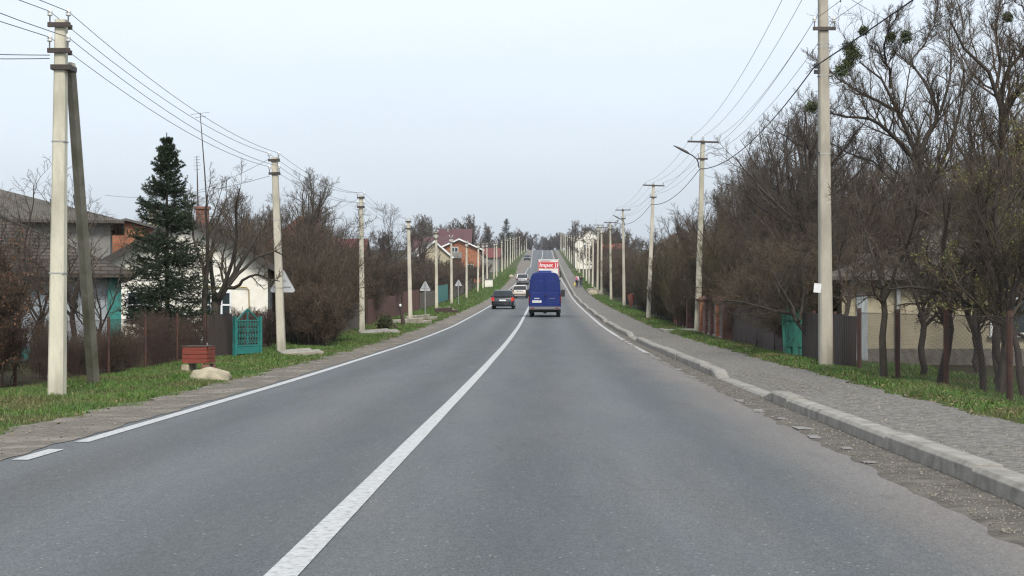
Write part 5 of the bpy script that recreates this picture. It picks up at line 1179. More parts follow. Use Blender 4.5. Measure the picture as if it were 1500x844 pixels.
quad_on([(1.1, 8.62, 1.7), (-1.1, 8.62, 1.7), (-1.05, 8.6, 2.7), (1.05, 8.6, 2.7)], .02, .02, e, 'windscreen', 'car_glass', .02)
m = MB(); m.box((0, 4.0, .85), (.9, 7.6, .3)); m.box((0, .12, .62), (2.3, .12, .14)); m.build('chassis', MT['black_plastic'], e)
for s in (-1, 1):
    wheel(e, s * 1.02, 1.7, .48, .42); wheel(e, s * 1.05, 7.6, .48, .3)
    m = MB(); m.box((s * 1.42, 8.2, 2.35), (.22, .12, .8)); m.box((s * 1.26, 8.2, 2.7), (.24, .05, .05)); m.build('mirror', MT['black_plastic'], e, bevel=.03)
    m = MB(); m.box((s * .95, .04, .78), (.4, .06, .14)); m.build('tail_lamp', MT['lamp_red_dark'], e)

# ------------------------------------------------------------------ people walking on the pavement, seen from behind
def skin_obj(name, V, Ed, Rr, material, parent, root=0, sub=2):
    me = bpy.data.meshes.new(name); me.from_pydata([tuple(v) for v in V], Ed, []); o = link_mesh(name, me, MT[material], parent)
    md = o.modifiers.new('skin', 'SKIN'); md.use_smooth_shade = True
    for i, d in enumerate(me.skin_vertices[0].data):
        r = Rr[i]; d.radius = (r, r) if not isinstance(r, tuple) else r; d.use_root = (i == root)
    s = o.modifiers.new('sub', 'SUBSURF'); s.levels = sub; s.render_levels = sub
    return o
def person(x, y, label, H, jacket, trousers, stride, lean=0., rz=0.):
    e = empty('person', (x, y, gz(x, y) + .02), rz, label, 'person'); k = H / 1.72
    pel = (0, 0, .93); V = [pel, (0, .0, 1.12), (0, .01, 1.32), (0, .0, 1.46), (0, .02, 1.53), (0, .02, 1.62), (0, .02, 1.70)]; Rr = [(.135, .10), (.125, .09), (.145, .10), (.07, .06), .052, (.075, .09), (.06, .07)]
    Ed = [(0, 1), (1, 2), (2, 3), (3, 4), (4, 5), (5, 6)]; legs = []; arms = []
    for s in (-1, 1):
        f = stride * s; n = len(V)
        V += [(s * .095, 0, .88), (s * .10, f * .16 + .02, .50), (s * .10, f * .26 - .02, .09), (s * .11, f * .26 + .12, .045)]; Rr += [.085, .058, .042, (.045, .035)]
        Ed += [(0, n), (n, n + 1), (n + 1, n + 2), (n + 2, n + 3)]; legs.append(n)
        n = len(V); V += [(s * .17, 0, 1.40), (s * .225, -f * .07, 1.14), (s * .24, -f * .10 + .05, .90), (s * .24, -f * .10 + .07, .82)]; Rr += [.055, .042, .03, (.022, .035)]
        Ed += [(2, n), (n, n + 1), (n + 1, n + 2), (n + 2, n + 3)]; arms.append(n); w = V[n + 3]
        for j in range(4):
            L = (.075, .085, .08, .065)[j]; yy = w[1] + (j - 1.5) * .019; q = len(V); V += [(w[0], yy, w[2] - .02), (w[0] - s * .006, yy, w[2] - .02 - L * .55), (w[0] - s * .025, yy, w[2] - .02 - L)]; Rr += [.0095, .009, .0075]; Ed += [(n + 3, q), (q, q + 1), (q + 1, q + 2)]
        q = len(V); V += [(w[0] - s * .012, w[1] + .04, w[2] + .01), (w[0] - s * .025, w[1] + .052, w[2] - .03)]; Rr += [.010, .008]; Ed += [(n + 3, q), (q, q + 1)]
    sc_ = lambda a: [(p[0] * k, p[1] * k, p[2] * k) for p in a]
    skin_obj('body', sc_(V), Ed, [tuple(t * k for t in r) if isinstance(r, tuple) else r * k for r in Rr], 'skin', e)
    # jacket and trousers over it
    g = .022; JV = [V[1], V[0], V[2], (0, 0, 1.42)]; JR = [(.15, .115), (.16, .12), (.17, .125), (.085, .075)]; JE = [(0, 1), (0, 2), (2, 3)]
    for n in arms:
        q = len(JV); JV += [V[n], V[n + 1], V[n + 2]]; JR += [.078, .062, .05]; JE += [(2, q), (q, q + 1), (q + 1, q + 2)]
    skin_obj('jacket', sc_(JV), JE, [tuple(t * k for t in r) if isinstance(r, tuple) else r * k for r in JR], jacket, e)
    TV = [(0, 0, .93)]; TR = [(.15, .115)]; TE = []
    for n in legs:
        q = len(TV); TV += [V[n], V[n + 1], (V[n + 2][0], V[n + 2][1], .1)]; TR += [.105, .078, .064]; TE += [(0, q), (q, q + 1), (q + 1, q + 2)]
    skin_obj('trousers', sc_(TV), TE, [tuple(t * k for t in r) if isinstance(r, tuple) else r * k for r in TR], trousers, e)
    for n in legs:
        skin_obj('shoe', sc_([(V[n + 2][0], V[n + 2][1] - .05, .045), (V[n + 3][0], V[n + 3][1] + .04, .035)]), [(0, 1)], [.052 * k, (.05 * k, .034 * k)], 'cloth_black', e)
    skin_obj('hair', sc_([(0, -.02, 1.60), (0, -.005, 1.70)]), [(0, 1)], [(.088 * k, .085 * k), (.085 * k, .095 * k)], 'hair', e)
    return e
zp = 207
person(px(845.2, zp), zp, 'person in a white jacket and navy trousers carrying a yellow bag', 1.72, 'cloth_white', 'cloth_navy', .8)
person(px(849.6, zp) + .12, zp + .7, 'person in black jacket and dark jeans walking next to the white jacket', 1.62, 'cloth_black', 'cloth_jeans', -.7)
xp = px(845.2, zp)
e = empty('backpack', (xp - .08, zp - .17, gz(xp, zp) + 1.02), 0, 'pink backpack worn over the white jacket', 'backpack')
m = MB(); m.loft([[(a * w, y, z) for a, z in ((-1, 0), (1, 0), (1.05, .22), (.7, .40), (-.7, .40), (-1.05, .22))] for y, w in ((-.14, .12), (-.08, .16), (.06, .16))]); m.build('pack', MT['pink'], e, bevel=.02)
m = MB(); m.tube([(-.11, .06, .36), (-.11, .12, .44), (-.11, .3, .4)], .015, 5); m.tube([(.11, .06, .36), (.11, .12, .44), (.11, .3, .4)], .015, 5); m.build('strap', MT['pink'], e)
e = empty('carrier_bag', (xp - .245, zp + .09, gz(xp, zp) + .36), 0, 'yellow plastic carrier bag hanging from the white jacket walker', 'bag')
m = MB(); m.loft([[(a * w, b * d, z) for a, b in ((-1, -1), (1, -1), (1, 1), (-1, 1))] for z, w, d in ((-.12, .13, .07), (.0, .17, .1), (.2, .15, .08), (.33, .08, .03))]); m.build('sack', MT['yellow_bag'], e, bevel=.02)
m = MB(); m.tube([(-.05, 0, .32), (-.03, 0, .42), (0, 0, .45), (.03, 0, .42), (.05, 0, .32)], .008, 5); m.build('handle', MT['yellow_bag'], e)
# ------------------------------------------------------------------ vegetation
PR = {}
def protos(key, n, *a, **k): PR[key] = [tree_at_origin(abs(hash(key)) % 1 + 100 * len(PR) + i + 7, *a, **k) for i in range(n)]
protos('far_tall', 2, 'bare_tree', 9.0, 'upright', 'twig', tk=2.6)
protos('far_bush', 2, 'bare_tree', 5.0, 'spreading', 'twig', tk=2.3)
protos('tall', 3, 'bare_tree', 9.0, 'upright', 'twig_pale')
protos('orchard', 3, 'bare_tree', 5.0, 'spreading', 'twig_dark')
PR['airy'] = [tree_at_origin(900 + i, 'bare_tree', 5.0, 'airy', 'twig_dark') for i in range(2)]
protos('shrub', 2, 'bare_shrub', 3.0, 'shrub', 'twig')
protos('shrub_red', 2, 'bare_shrub', 3.0, 'shrub', 'twig_red')
protos('rods', 2, 'bare_shrub', 3.0, 'rods', 'twig_olive')
protos('rods_red', 2, 'bare_shrub', 3.0, 'rods', 'twig_red')
protos('beech', 1, 'beech_shrub', 2.6, 'shrub', 'twig_red', leafkind=('copper', 9000, .026))
protos('budding', 1, 'budding_shrub', 4.6, 'airy', 'twig_olive', leafkind=('bud', 4200, .018))
rv = random.Random(21)
def scatter(key, n, xf, y0, y1, h, base_h, label, cat, group, power=1., minx=None):
    for i in range(n):
        y = y0 + (y1 - y0) * ((i + rv.uniform(.1, .9)) / n) ** power
        lo, hi = xf(y); x = rv.uniform(lo, hi); s = rv.uniform(*h) / base_h
        put(rv.choice(PR[key]), (x, y, gz(x, y) - .03), s, rv.uniform(0, 6.28), label, cat, group, sz=rv.uniform(.92, 1.1))
# --- left side
for (u, z, h, lab) in ((-26, 26.5, 1.95, 'shrub with withered copper leaves at the picture edge by the near mesh fence'), (-100, 27.5, 2.6, 'taller shrub with withered copper leaves mostly cut off by the picture edge')):
    x = px(u, z); put(PR['beech'][0], (x, z, gz(x, z)), h / 2.6, u, lab, 'shrub', 'copper leaved shrubs')
for (u, z, h, k, lab) in ((104, 37, 4.7, 1, 'bare tangled tree behind the strutted pole before the slate roof'), (60, 34, 3.6, 2, 'lower bare tree between the copper shrub and the strutted pole'), (146, 35, 2.9, 0, 'small bare tree in front of the teal house corner'), (24, 38, 4.3, 1, 'bare tree before the slate roof at the picture edge')):
    x = px(u, z); put(PR['airy'][k % 2], (x, z, gz(x, z)), h / 5, u * 1.1, lab, 'tree', 'orchard trees by the slate roofed house')
spruce(5, (px(242, 40.6), 40.6, gz(px(242, 40.6), 40.6) - .02), 5.85, 'dark green spruce with a thin bare tip before the white house')
# leaning apple tree (trunks read off the picture, spread in depth)
za = 40.6
def pp(pts, z, dz=0., k=0):
    n = len(pts); return [P(u, v, z + dz * (i / max(1, n - 1)) ** 1.3) for i, (u, v) in enumerate(pts)]
ap = [(pp([(309, 507), (310, 472), (318, 436), (331, 421), (340, 402), (352, 382), (372, 352), (382, 335)], za, 1.2), .13, .025),
      (pp([(309, 507), (302, 480), (296, 440), (300, 400), (303, 360), (300, 315), (302, 285)], za, -.6), .10, .018),
      (pp([(310, 472), (312, 440), (307, 400), (306, 378), (314, 330), (330, 290)], za, 1.8), .075, .016),
      (pp([(331, 421), (345, 424), (352, 410), (372, 402), (395, 410), (408, 412)], za, -.9), .05, .012),
      (pp([(331, 421), (352, 396), (385, 372), (405, 368), (420, 380)], za, .8), .055, .012),
      (pp([(318, 436), (336, 395), (345, 350), (342, 310), (350, 275)], za, -1.2), .06, .014),
      (pp([(300, 400), (284, 360), (276, 320), (282, 290)], za, 1.), .045, .012)]
TW = [dict(n=8, t=(.42, 1), ang=(30, 70), ratio=.34, up=.16, wig=.24, K=7, rr=.5, rmin=.008), dict(n=7, t=(.15, 1), ang=(30, 70), ratio=.5, up=.12, wig=.26, K=5, rr=.55, rmin=.005), dict(n=8, t=(.1, 1), ang=(25, 65), ratio=.5, up=.05, wig=.25, K=4, rr=.6, rmin=.0042)]
hero(11, 'apple_tree', (px(309, za), za, gz(px(309, za), za) - .05), ap, TW, 'twig_dark', 'leaning apple tree with dark forked trunk behind the red plank box')
scatter('rods_red', 11, lambda y: (LX(y) - .75, LX(y) - .3), 29, 39.3, (.75, 1.15), 3, 'low dark dead stems grown through the rusty mesh fence', 'shrub', 'low stems behind the rusty mesh fence')
scatter('rods_red', 5, lambda y: (-8.0, -7.3), 45.5, 48.5, (.9, 1.5), 3, 'low brown shrub behind the short mesh fence right of the teal gate', 'shrub', 'low shrubs right of the teal gate')
scatter('shrub', 6, lambda y: (px(414, y) + .75, max(px(414, y) + 1.3, min(px(430, y) + 1.6, -6.5))), 49.5, 61, (1.3, 3.0), 3, 'dense brown shrub in the front row between the teal gate and the blue gate', 'shrub', 'front shrubs between the two gates')
scatter('rods_red', 6, lambda y: (px(414, y) + .75, max(px(414, y) + 1.3, min(px(430, y) + 1.6, -6.5))), 49.5, 61, (1.2, 3.2), 3, 'reedy brown shrub of upright rods between the teal gate and the blue gate', 'shrub', 'rod shrubs between the two gates')
scatter('airy', 4, lambda y: (px(440, y) + .2, px(440, y) + 1.6), 51, 62, (3.0, 4.6), 5, 'thin bare sapling among the shrubs between the teal gate and the blue gate', 'tree', 'saplings between the two gates')
scatter('shrub_red', 9, lambda y: (-10.6, -7.9), 62.5, 73, (3.0, 4.2), 3, 'taller reddish brown shrub in the second row between the two gates', 'shrub', 'taller shrubs between the two gates')
x = px(449, 76); put(PR['tall'][0], (x, 76, gz(x, 76)), 8.2 / 9, 1.2, 'tall bare tree with crooked trunk before the orange tiled roof', 'tree', 'tall bare trees')
x = px(405, 66); put(PR['orchard'][0], (x, 66, gz(x, 66)), 4.6 / 5, 2.2, 'bare orchard tree behind the pole with the triangle sign', 'tree', 'orchard trees left')
scatter('orchard', 14, lambda y: (-17, -8.8), 62, 104, (4.2, 5.6), 5, 'dark bare orchard tree in the gardens behind the pale plank fence', 'tree', 'orchard trees behind the plank fences')
scatter('shrub', 24, lambda y: (-12, -8.6), 63, 104, (2.6, 3.8), 3, 'grey brown shrub in the gardens behind the pale plank fence', 'shrub', 'shrubs behind the plank fences')
scatter('orchard', 16, lambda y: (-26, -10), 72, 130, (5, 7), 5, 'bare tree farther back in the left gardens below the red roofs', 'tree', 'trees below the red roofs')
scatter('tall', 7, lambda y: (-24, -12), 120, 175, (8, 10.5), 9, 'tall bare tree rising above the left gardens behind the third pole', 'tree', 'tall trees behind the third pole')
scatter('shrub', 24, lambda y: (-14, -9.4), 106, 170, (2.2, 3.4), 3, 'bare garden shrub behind the fences by the two free standing signs', 'shrub', 'shrubs behind the sign fences')
scatter('far_bush', 14, lambda y: (-13.5, -9.7), 172, 228, (3.0, 4.2), 5, 'bare bushy tree right before the orange brick house', 'tree', 'bushy trees before the brick house')
scatter('far_bush', 16, lambda y: (-13.5, -9.7), 126, 172, (2.6, 3.8), 5, 'bare bushy tree in front of the cream gable house', 'tree', 'bushy trees before the cream house')
scatter('far_bush', 18, lambda y: (-9.6, -8.4), 160, 236, (2.6, 3.5), 5, 'bare bush close behind the long grey board fence', 'tree', 'bushes behind the long grey fence')
scatter('far_bush', 8, lambda y: (-9.4, -8.4), 232, 272, (2.2, 3.2), 5, 'bare bush before the grey annex by the electric box', 'tree', 'bushes before the annex')
scatter('orchard', 16, lambda y: (-16, -9.6), 128, 215, (3.0, 4.4), 5, 'bare fruit tree in front of the cream and orange brick houses', 'tree', 'fruit trees before the cream house')
scatter('far_tall', 12, lambda y: (-46, -24), 170, 320, (8, 11), 9, 'tall bare tree on the left hillside around the maroon roofs', 'tree', 'hillside trees left')
scatter('far_bush', 16, lambda y: (-14, -9.5), 170, 330, (2.6, 3.8), 5, 'bare shrub along the far left poles before the hill crest', 'shrub', 'far left shrubs')
scatter('far_tall', 15, lambda y: (-36, -13), 385, 520, (9, 13), 9, 'tall bare tree in the dark clump on the left side of the hill', 'tree', 'clump of trees on the left hill')
scatter('far_bush', 14, lambda y: (-20, -9.5), 330, 470, (4, 6), 5, 'low bushy tree along the far left poles above the fences', 'tree', 'far left bushy trees')
scatter('far_bush', 8, lambda y: (-12, -7.0), 460, 600, (6, 8.5), 5, 'big brown bushy tree near the hill crest by the parked car', 'tree', 'bushy trees at the crest')
x = px(742, 430); spruce(9, (x, 430, gz(x, 430)), 11.5, 'dark conifer among the bare trees on the left hill').scale = (1.3, 1.3, 1)
z = 71; x = px(562, z); ball_plant(4, 'round_bush', (x, z, gz(x, z) + .36), .40, 'thuja', 'small round olive green bush in front of the pale plank fence', 'bush', 3800, .04)
# --- right side: mistletoe tree, its neighbour, and the row of trunks behind the mesh fence
zm = 50.
mt = [(pp([(1350, 470), (1348, 400), (1346, 320), (1345, 240), (1337, 218), (1313, 170), (1302, 131), (1289, 118), (1272, 106), (1256, 92)], zm, -1.5), 0.1689, 0.0184),
      (pp([(1302, 131), (1302, 110), (1293, 92), (1292, 70), (1300, 45), (1312, 25)], zm, -2.), 0.0534, 0.0110),
      (pp([(1345, 240), (1350, 205), (1373, 170), (1362, 140), (1345, 110), (1327, 92), (1306, 76)], zm, 1.5), 0.1067, 0.0138),
      (pp([(1340, 240), (1313, 209), (1290, 185), (1266, 174), (1240, 172), (1213, 167)], zm, -2.5), 0.0800, 0.0184),
      (pp([(1313, 165), (1280, 148), (1249, 131), (1228, 118), (1211, 103), (1200, 92)], zm, 1.5), 0.0578, 0.0110),
      (pp([(1373, 170), (1385, 130), (1392, 90), (1385, 50), (1392, 20)], zm, 2.), 0.0534, 0.0110),
      (pp([(1345, 300), (1372, 250), (1392, 200), (1405, 150), (1410, 110), (1400, 70)], zm, -1), 0.0800, 0.0129),
      (pp([(1327, 96), (1350, 70), (1365, 40), (1370, 10)], zm, 1), 0.0356, 0.0092),
      (pp([(1346, 320), (1310, 270), (1275, 235), (1240, 225), (1215, 210)], zm, 2.5), 0.0622, 0.0110)]
TB = [dict(n=17, t=(.2, 1), ang=(25, 60), ratio=.34, up=.12, wig=.2, K=7, rr=.5, rmin=.01), dict(n=10, t=(.15, 1), ang=(22, 60), ratio=.48, up=.10, wig=.2, K=6, rr=.55, rmin=.006), dict(n=11, t=(.1, 1), ang=(20, 55), ratio=.52, up=.07, wig=.2, K=4, rr=.6, rmin=.0046)]
hero(21, 'mistletoe_tree', (px(1350, zm), zm, gz(px(1350, zm), zm) - .05), mt, TB, 'twig', 'big bare tree with many dark limbs carrying the mistletoe balls')
zr2 = 44.
rt = [(pp([(1462, 480), (1462, 380), (1461, 300), (1462, 213), (1462, 150), (1448, 110), (1425, 88), (1408, 71), (1392, 50), (1387, 30)], zr2, -1.5), 0.1778, 0.0184),
      (pp([(1462, 150), (1469, 106), (1484, 90), (1505, 72), (1530, 50)], zr2, 1.5), 0.0800, 0.0138),
      (pp([(1462, 213), (1469, 163), (1490, 135), (1512, 112), (1545, 80), (1570, 40)], zr2, -2), 0.1067, 0.0138),
      (pp([(1455, 130), (1462, 90), (1452, 50), (1458, 15), (1470, -20)], zr2, 1.), 0.0534, 0.0110),
      (pp([(1461, 300), (1430, 240), (1412, 190), (1420, 140), (1432, 120)], zr2, 2.), 0.0711, 0.0129),
      (pp([(1462, 260), (1485, 220), (1510, 200), (1540, 190)], zr2, -1.), 0.0800, 0.0129),
      (pp([(1500, 120), (1495, 80), (1500, 40), (1490, 0)], zr2, 0.), 0.0445, 0.0110)]
hero(22, 'bare_tree', (px(1462, zr2), zr2, gz(px(1462, zr2), zr2) - .05), rt, TB, 'twig', 'tallest bare tree at the right picture edge, spreading limbs above the budding shrub')
balls = [(1242, 72, .30, 'uppermost dark mistletoe clump on the left limb of the big tree'), (1249, 82, .33, 'broad mistletoe clump touching the uppermost dark one'), (1240, 96, .20, 'small mistletoe ball hanging below the broad clump'), (1230, 106, .25, 'lowest mistletoe ball on the left limb of the big tree'),
         (1263, 47, .17, 'small olive mistletoe ball at the top left twigs of the big tree'), (1325, 56, .22, 'olive mistletoe ball in the top middle of the big tree'), (1302, 56, .17, 'thin mistletoe ball left of the olive top middle one'), (1472, 28, .16, 'lone small mistletoe ball in the tallest tree at the edge'), (1188, 158, .26, 'mistletoe clump beside the thick cream pole')]
for i, (u, v, r, lab) in enumerate(balls):
    ball_plant(60 + i, 'mistletoe', tuple(P(u, v, 48.5 if u != 1472 else 44)), r, 'mistle', lab, 'mistletoe', 950, .028, 'mistletoe balls in the big trees')
TF = [dict(n=14, t=(.3, 1), ang=(25, 70), ratio=.36, up=.07, wig=.24, K=7, rr=.5, rmin=.007), dict(n=10, t=(.12, 1), ang=(30, 70), ratio=.48, up=.05, wig=.26, K=5, rr=.55, rmin=.0045), dict(n=8, t=(.1, 1), ang=(25, 65), ratio=.5, up=.04, wig=.25, K=4, rr=.6, rmin=.0038)]
def row_tree(seed, limbs, z, label, tw='twig_dark', leafk=None):
    b = limbs[0][0][0]; x = px(b[0], z); g = gz(x, z) - .06
    L = []
    for pts, r0, r1, dz in limbs: L.append((pp(pts, z, dz), r0, r1))
    L[0][0][0] = np.array([x, z, g])
    return hero(seed, 'hedge_tree', (x, z, g), L, TF, tw, label, 'row of trees behind the mesh fence', leafk=leafk)
row_tree(31, [([(1292, 552), (1292, 484), (1293, 432), (1290, 393), (1296, 340), (1285, 280)], .075, .02, .6), ([(1292, 420), (1275, 370), (1262, 320), (1250, 270)], .04, .012, 1.2), ([(1292, 440), (1312, 390), (1330, 350), (1340, 300)], .04, .012, -1.)], 27.5, 'straight dark trunk nearest to the thick cream pole behind the wire mesh')
row_tree(32, [([(1372, 560), (1385, 497), (1388, 453), (1376, 415), (1380, 350), (1390, 290)], .08, .02, -.8), ([(1388, 453), (1405, 405), (1420, 360), (1422, 300)], .05, .012, .8), ([(1386, 480), (1360, 430), (1335, 395), (1320, 350)], .04, .012, 1.)], 26.5, 'dark trunk leaning right in front of the cream wall beside the white window')
row_tree(33, [([(1437, 568), (1431, 505), (1413, 463), (1397, 427), (1370, 396), (1345, 370)], .065, .02, .8), ([(1413, 463), (1420, 410), (1432, 360), (1430, 300)], .045, .012, -.8)], 25.0, 'trunk curving left across the white window behind the rusty pipe post')
row_tree(34, [([(1462, 573), (1468, 484), (1458, 460), (1415, 443), (1378, 428), (1342, 422), (1300, 424)], .065, .014, 1.4), ([(1467, 500), (1462, 430), (1450, 370), (1440, 300), (1448, 250)], .055, .014, -.6), ([(1465, 500), (1470, 470), (1480, 420), (1490, 360)], .04, .012, .8)], 24.2, 'twin trunk with a long low branch reaching left before the cream house')
row_tree(35, [([(1498, 583), (1481, 484), (1470, 432), (1460, 380), (1450, 320), (1460, 260)], .06, .014, .8), ([(1475, 455), (1490, 400), (1510, 350)], .04, .012, -.6)], 23.4, 'leaning trunk at the right picture edge, the last in the row')
row_tree(36, [([(1228, 520), (1233, 484), (1243, 432), (1252, 390), (1262, 340), (1250, 290)], .07, .016, .6), ([(1240, 440), (1225, 390), (1215, 340), (1210, 300)], .04, .012, 1.2)], 36, 'slanting trunk between the thick cream pole and the orange brick wall')
row_tree(37, [([(1181, 525), (1183, 500), (1176, 483), (1163, 463), (1143, 456), (1123, 453), (1092, 444), (1060, 440)], .06, .012, .8), ([(1181, 503), (1188, 485), (1186, 468), (1173, 456), (1150, 440), (1120, 420)], .035, .01, 1.2), ([(1163, 463), (1150, 430), (1130, 400), (1100, 375)], .035, .01, 1.), ([(1170, 470), (1178, 430), (1172, 390), (1180, 350)], .035, .01, .5)], 37.6, 'crooked low tree growing over the leaning sea green gate')
x = px(1462, 26.4); put(PR['budding'][0], (x, 26.4, gz(x, 26.4)), 1.05, 0, 'small tree with bright yellow green buds near the right picture edge', 'shrub', 'budding shrubs')
x = px(1530, 24); put(PR['budding'][0], (x, 24, gz(x, 24)), .85, 2, 'second yellow green budding shrub, cut by the picture edge', 'shrub', 'budding shrubs')
for i, (u, z, h) in enumerate([(1085, 80, 8.6), (1108, 74, 8.9), (1135, 70, 9.9), (1160, 66, 10.4), (1185, 58, 9.8), (1213, 62, 8.9), (1238, 58, 7.6), (1272, 60, 7.6), (1312, 60, 7.4), (1378, 58, 7.4), (1410, 62, 8.2), (1432, 56, 7.8), (1500, 56, 8.6), (1540, 50, 9)]):
    x = px(u, z); put(PR['tall'][i % 3], (x, z, gz(x, z)), h / 9, i * 2.4, 'tall fine twigged tree behind the orange brick house', 'tree', 'tall trees behind the brick house')
RX = lambda y: float(np.interp(y, [20, 50, 80, 130, 200], [8.2, 8.2, 8.6, 8.9, 9.0]))
scatter('airy', 7, lambda y: (8.6, 14), 26, 39, (4.2, 5.4), 5, 'bare dark tree in the yard before the cream house', 'tree', 'yard trees before the cream house', minx=0)
scatter('shrub', 12, lambda y: (8.0, 9.4), 40, 56, (2.2, 3.2), 3, 'bare shrub behind the brown sheet metal fence', 'shrub', 'shrubs behind the sheet fence')
scatter('orchard', 14, lambda y: (8.4, 13), 40, 64, (3.8, 5.2), 5, 'dark bare tree behind the brown sheet metal fence', 'tree', 'trees behind the sheet fence')
scatter('orchard', 16, lambda y: (10, 20), 50, 80, (5.5, 7.5), 5, 'taller bare tree around the orange brick house', 'tree', 'trees around the brick house')
scatter('rods', 26, lambda y: (8.3, 10.2), 56, 92, (2.6, 4.0), 3, 'olive brown rod shrub behind the brick pillars', 'shrub', 'rod shrubs behind the brick pillars')
scatter('rods', 28, lambda y: (RX(y), RX(y) + 1.8), 84, 128, (2.6, 4.2), 3, 'olive brown rod shrub in the thicket past the brick pillars', 'shrub', 'rod shrubs past the brick pillars')
scatter('shrub', 24, lambda y: (9.6, 14), 58, 130, (4.0, 5.5), 3, 'high bare shrub in the back row of the right thicket', 'shrub', 'back row of the right thicket')
scatter('tall', 15, lambda y: (10.5, 22), 75, 128, (7, 9), 9, 'tall bare tree rising out of the right thicket before the red gable', 'tree', 'tall trees of the right thicket')
scatter('tall', 6, lambda y: (16, 26), 60, 80, (9, 10.5), 9, 'tall fine twigged tree behind the orange brick house', 'tree', 'tall trees behind the brick house')
scatter('shrub', 28, lambda y: (RX(y) + .1, RX(y) + 3), 128, 235, (3.0, 4.4), 3, 'grey brown shrub behind the row of far right poles', 'shrub', 'shrubs behind the right poles')
scatter('orchard', 10, lambda y: (10, 18), 140, 260, (4.4, 6), 5, 'bare garden tree below the houses with orange and grey roofs', 'tree', 'garden trees on the right slope')
scatter('far_tall', 8, lambda y: (16, 34), 170, 300, (7, 9), 9, 'tall bare tree on the right slope behind the roofs', 'tree', 'tall trees on the right slope')
scatter('far_bush', 20, lambda y: (9, 14), 235, 400, (3, 5), 3, 'dark shrub along the far right poles near the white marker', 'shrub', 'far right shrubs')
scatter('far_tall', 12, lambda y: (11, 26), 470, 620, (8, 11.5), 9, 'bare tree in the clump right of the hill crest', 'tree', 'clump right of the crest')
scatter('far_bush', 14, lambda y: (9.5, 18), 390, 610, (5, 7.5), 5, 'low dark bushy tree right of the hill crest', 'tree', 'bushy trees right of the crest')
scatter('far_tall', 26, lambda y: (-42, 34), 740, 840, (11, 15), 9, 'distant bluish tree beyond the crest of the road', 'tree', 'distant trees beyond the crest')
scatter('far_bush', 16, lambda y: (-16, 24), 735, 775, (9.5, 12), 5, 'distant bushy tree straight beyond the crest of the road', 'tree', 'distant trees straight beyond the crest')
scatter('far_bush', 26, lambda y: (-50, 50), 730, 830, (9, 11), 5, 'distant low tree beyond the crest of the road', 'tree', 'distant low trees beyond the crest')
for k in PR.values():                       # drop prototypes nothing was made from
    for o in k:
        if o.name not in USED:
            for c in list(o.children_recursive): bpy.data.objects.remove(c)
            bpy.data.objects.remove(o)
# far wooded backdrop on both sides: one mass of many small trees far behind the gardens
rb = np.random.default_rng(17); Vs, Qs, k = [], [], 0
base_lv = [tubes(*a) for a in [(lambda L: (np.concatenate([L[1][0][0]]), L[1][0][1], 3))(tree_levels(np.random.default_rng(3), 9, 'upright')), (lambda L: (L[1][1][0], np.maximum(L[1][1][1], .02), 3))(tree_levels(np.random.default_rng(3), 9, 'upright'))]]
bv = np.concatenate([base_lv[0][0], base_lv[1][0]]); bq = np.concatenate([base_lv[0][1], base_lv[1][1] + len(base_lv[0][0])])
for i in range(70):
    y = rb.uniform(230, 640); s = rb.choice([-1, 1]); x = s * rb.uniform(38 + .03 * y, 60 + .30 * y); sc_ = rb.uniform(.6, 1.15); a = rb.uniform(0, 6.28)
    M = np.array([[math.cos(a), -math.sin(a), 0], [math.sin(a), math.cos(a), 0], [0, 0, 1]]) * sc_
    Vs.append(bv @ M.T + np.array([x, y, E(y)])); Qs.append(bq + k); k += len(bv)
tag(link_mesh('far_woodland', np_mesh('woodland', np.concatenate(Vs), np.concatenate(Qs)), MT['twig']), kind='stuff')

# ------------------------------------------------------------------ air, sky, sun, camera
SUN_EL, SUN_AZ = 44, 166        # azimuth clockwise from +Y (north = along the road): behind the camera, a little to its right
w = bpy.data.worlds.new('World'); SC.world = w; w.use_nodes = True
nt = w.node_tree; bg = nt.nodes['Background']; sky = nt.nodes.new('ShaderNodeTexSky'); sky.sky_type = 'NISHITA'; sky.sun_disc = False
sky.sun_elevation = R(SUN_EL); sky.sun_rotation = R(SUN_AZ); sky.dust_density = 4.0; sky.air_density = 1.0; sky.ozone_density = 1.5
hs = nt.nodes.new('ShaderNodeHueSaturation'); hs.inputs['Saturation'].default_value = .42
mx = nt.nodes.new('ShaderNodeMix'); mx.data_type = 'RGBA'; mx.inputs[0].default_value = CLOUD; mx.inputs[7].default_value = (*CLOUD_COL, 1)
nt.links.new(sky.outputs[0], hs.inputs['Color']); nt.links.new(hs.outputs[0], mx.inputs[6]); nt.links.new(mx.outputs[2], bg.inputs['Color'])
bg.inputs['Strength'].default_value = SKY_STR
tcw = nt.nodes.new('ShaderNodeTexCoord'); sxw = nt.nodes.new('ShaderNodeSeparateXYZ'); nt.links.new(tcw.outputs['Generated'], sxw.inputs[0])
mrw = nt.nodes.new('ShaderNodeMapRange'); mrw.inputs[1].default_value = 0; mrw.inputs[2].default_value = .35; mrw.inputs[3].default_value = 1.0; mrw.inputs[4].default_value = 1.42     # an overcast sky grows brighter upward
nt.links.new(sxw.outputs[2], mrw.inputs[0]); vmw = nt.nodes.new('ShaderNodeVectorMath'); vmw.operation = 'SCALE'
nzw = nt.nodes.new('ShaderNodeTexNoise'); nzw.inputs['Scale'].default_value = 2.2; nzw.inputs['Detail'].default_value = 4
mpw = nt.nodes.new('ShaderNodeMapping'); mpw.inputs['Scale'].default_value = (1, 1, 3.5); nt.links.new(tcw.outputs['Generated'], mpw.inputs['Vector']); nt.links.new(mpw.outputs[0], nzw.inputs['Vector'])
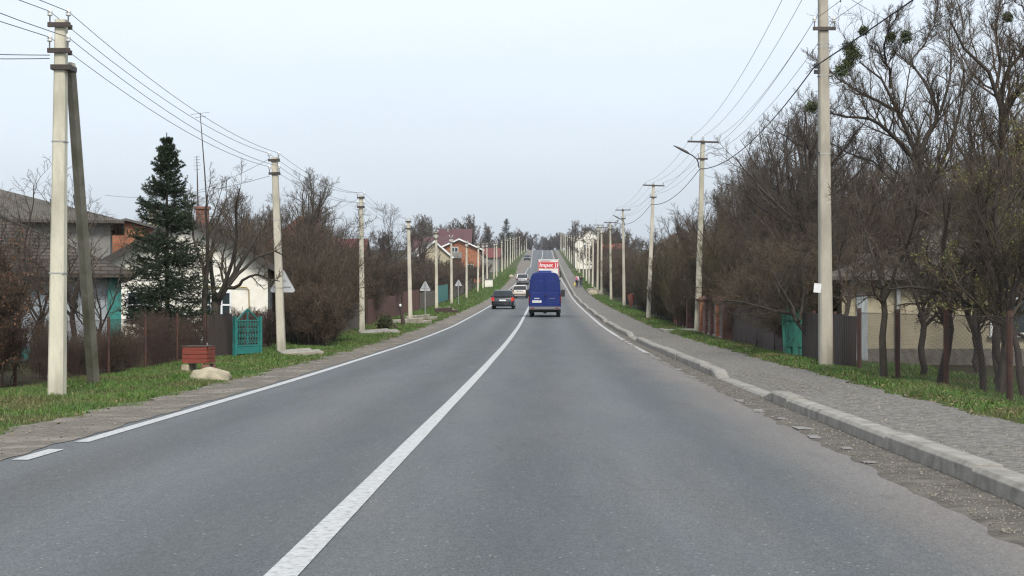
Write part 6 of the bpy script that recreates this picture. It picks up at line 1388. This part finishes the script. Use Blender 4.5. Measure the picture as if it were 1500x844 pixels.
mnw = nt.nodes.new('ShaderNodeMapRange'); mnw.inputs[1].default_value = .3; mnw.inputs[2].default_value = .7; mnw.inputs[3].default_value = .95; mnw.inputs[4].default_value = 1.05; nt.links.new(nzw.outputs['Fac'], mnw.inputs[0])
vm2 = nt.nodes.new('ShaderNodeVectorMath'); vm2.operation = 'SCALE'; nt.links.new(mx.outputs[2], vm2.inputs[0]); nt.links.new(mnw.outputs[0], vm2.inputs['Scale'])
nt.links.new(vm2.outputs[0], vmw.inputs[0]); nt.links.new(mrw.outputs[0], vmw.inputs['Scale']); nt.links.new(vmw.outputs[0], bg.inputs['Color'])
sl = bpy.data.lights.new('sun', 'SUN'); sl.energy = SUN_STR; sl.angle = R(14); sl.color = (1, .95, .87); so = bpy.data.objects.new('sun', sl); COL.objects.link(so)
az = R(SUN_AZ); el = R(SUN_EL); dvec = Vector((math.sin(az) * math.cos(el), math.cos(az) * math.cos(el), math.sin(el)))
so.rotation_euler = dvec.to_track_quat('Z', 'Y').to_euler(); so.location = (0, -20, 40)
if HAZE:
    m = bpy.data.materials.new('haze'); m.use_nodes = True; n = m.node_tree; n.nodes.remove(n.nodes['Principled BSDF'])
    v = n.nodes.new('ShaderNodeVolumePrincipled'); v.inputs['Color'].default_value = (.86, .92, 1, 1); v.inputs['Density'].default_value = HAZE; v.inputs['Anisotropy'].default_value = .2
    n.links.new(v.outputs[0], n.nodes['Material Output'].inputs['Volume'])
    b = MB(); b.box((0, 490, 18), (1440, 1080, 66)); o = b.build('haze', m); tag(o, kind='stuff')
cam = bpy.data.cameras.new('camera'); co = bpy.data.objects.new('camera', cam); COL.objects.link(co)
cam.sensor_width = 36; cam.lens = 36 * F / 1500; cam.shift_y = 28 / 1500; cam.clip_end = 5000; cam.clip_start = .1
co.location = CAM; co.rotation_euler = (R(90), 0, YAW); SC.camera = co
SC.view_settings.view_transform = 'Standard'; SC.view_settings.look = 'None'; SC.view_settings.gamma = 1; SC.view_settings.exposure = EXPO
SC.cycles.max_bounces = 5; SC.cycles.diffuse_bounces = 3; SC.cycles.volume_bounces = 0; SC.cycles.transparent_max_bounces = 8
SC.cycles.use_denoising = True; SC.cycles.denoiser = 'OPENIMAGEDENOISE'; SC.cycles.denoising_input_passes = 'RGB_ALBEDO_NORMAL'; SC.cycles.denoising_prefilter = 'NONE'; SC.cycles.pixel_filter_type = 'BLACKMAN_HARRIS'; SC.cycles.filter_width = 1.25
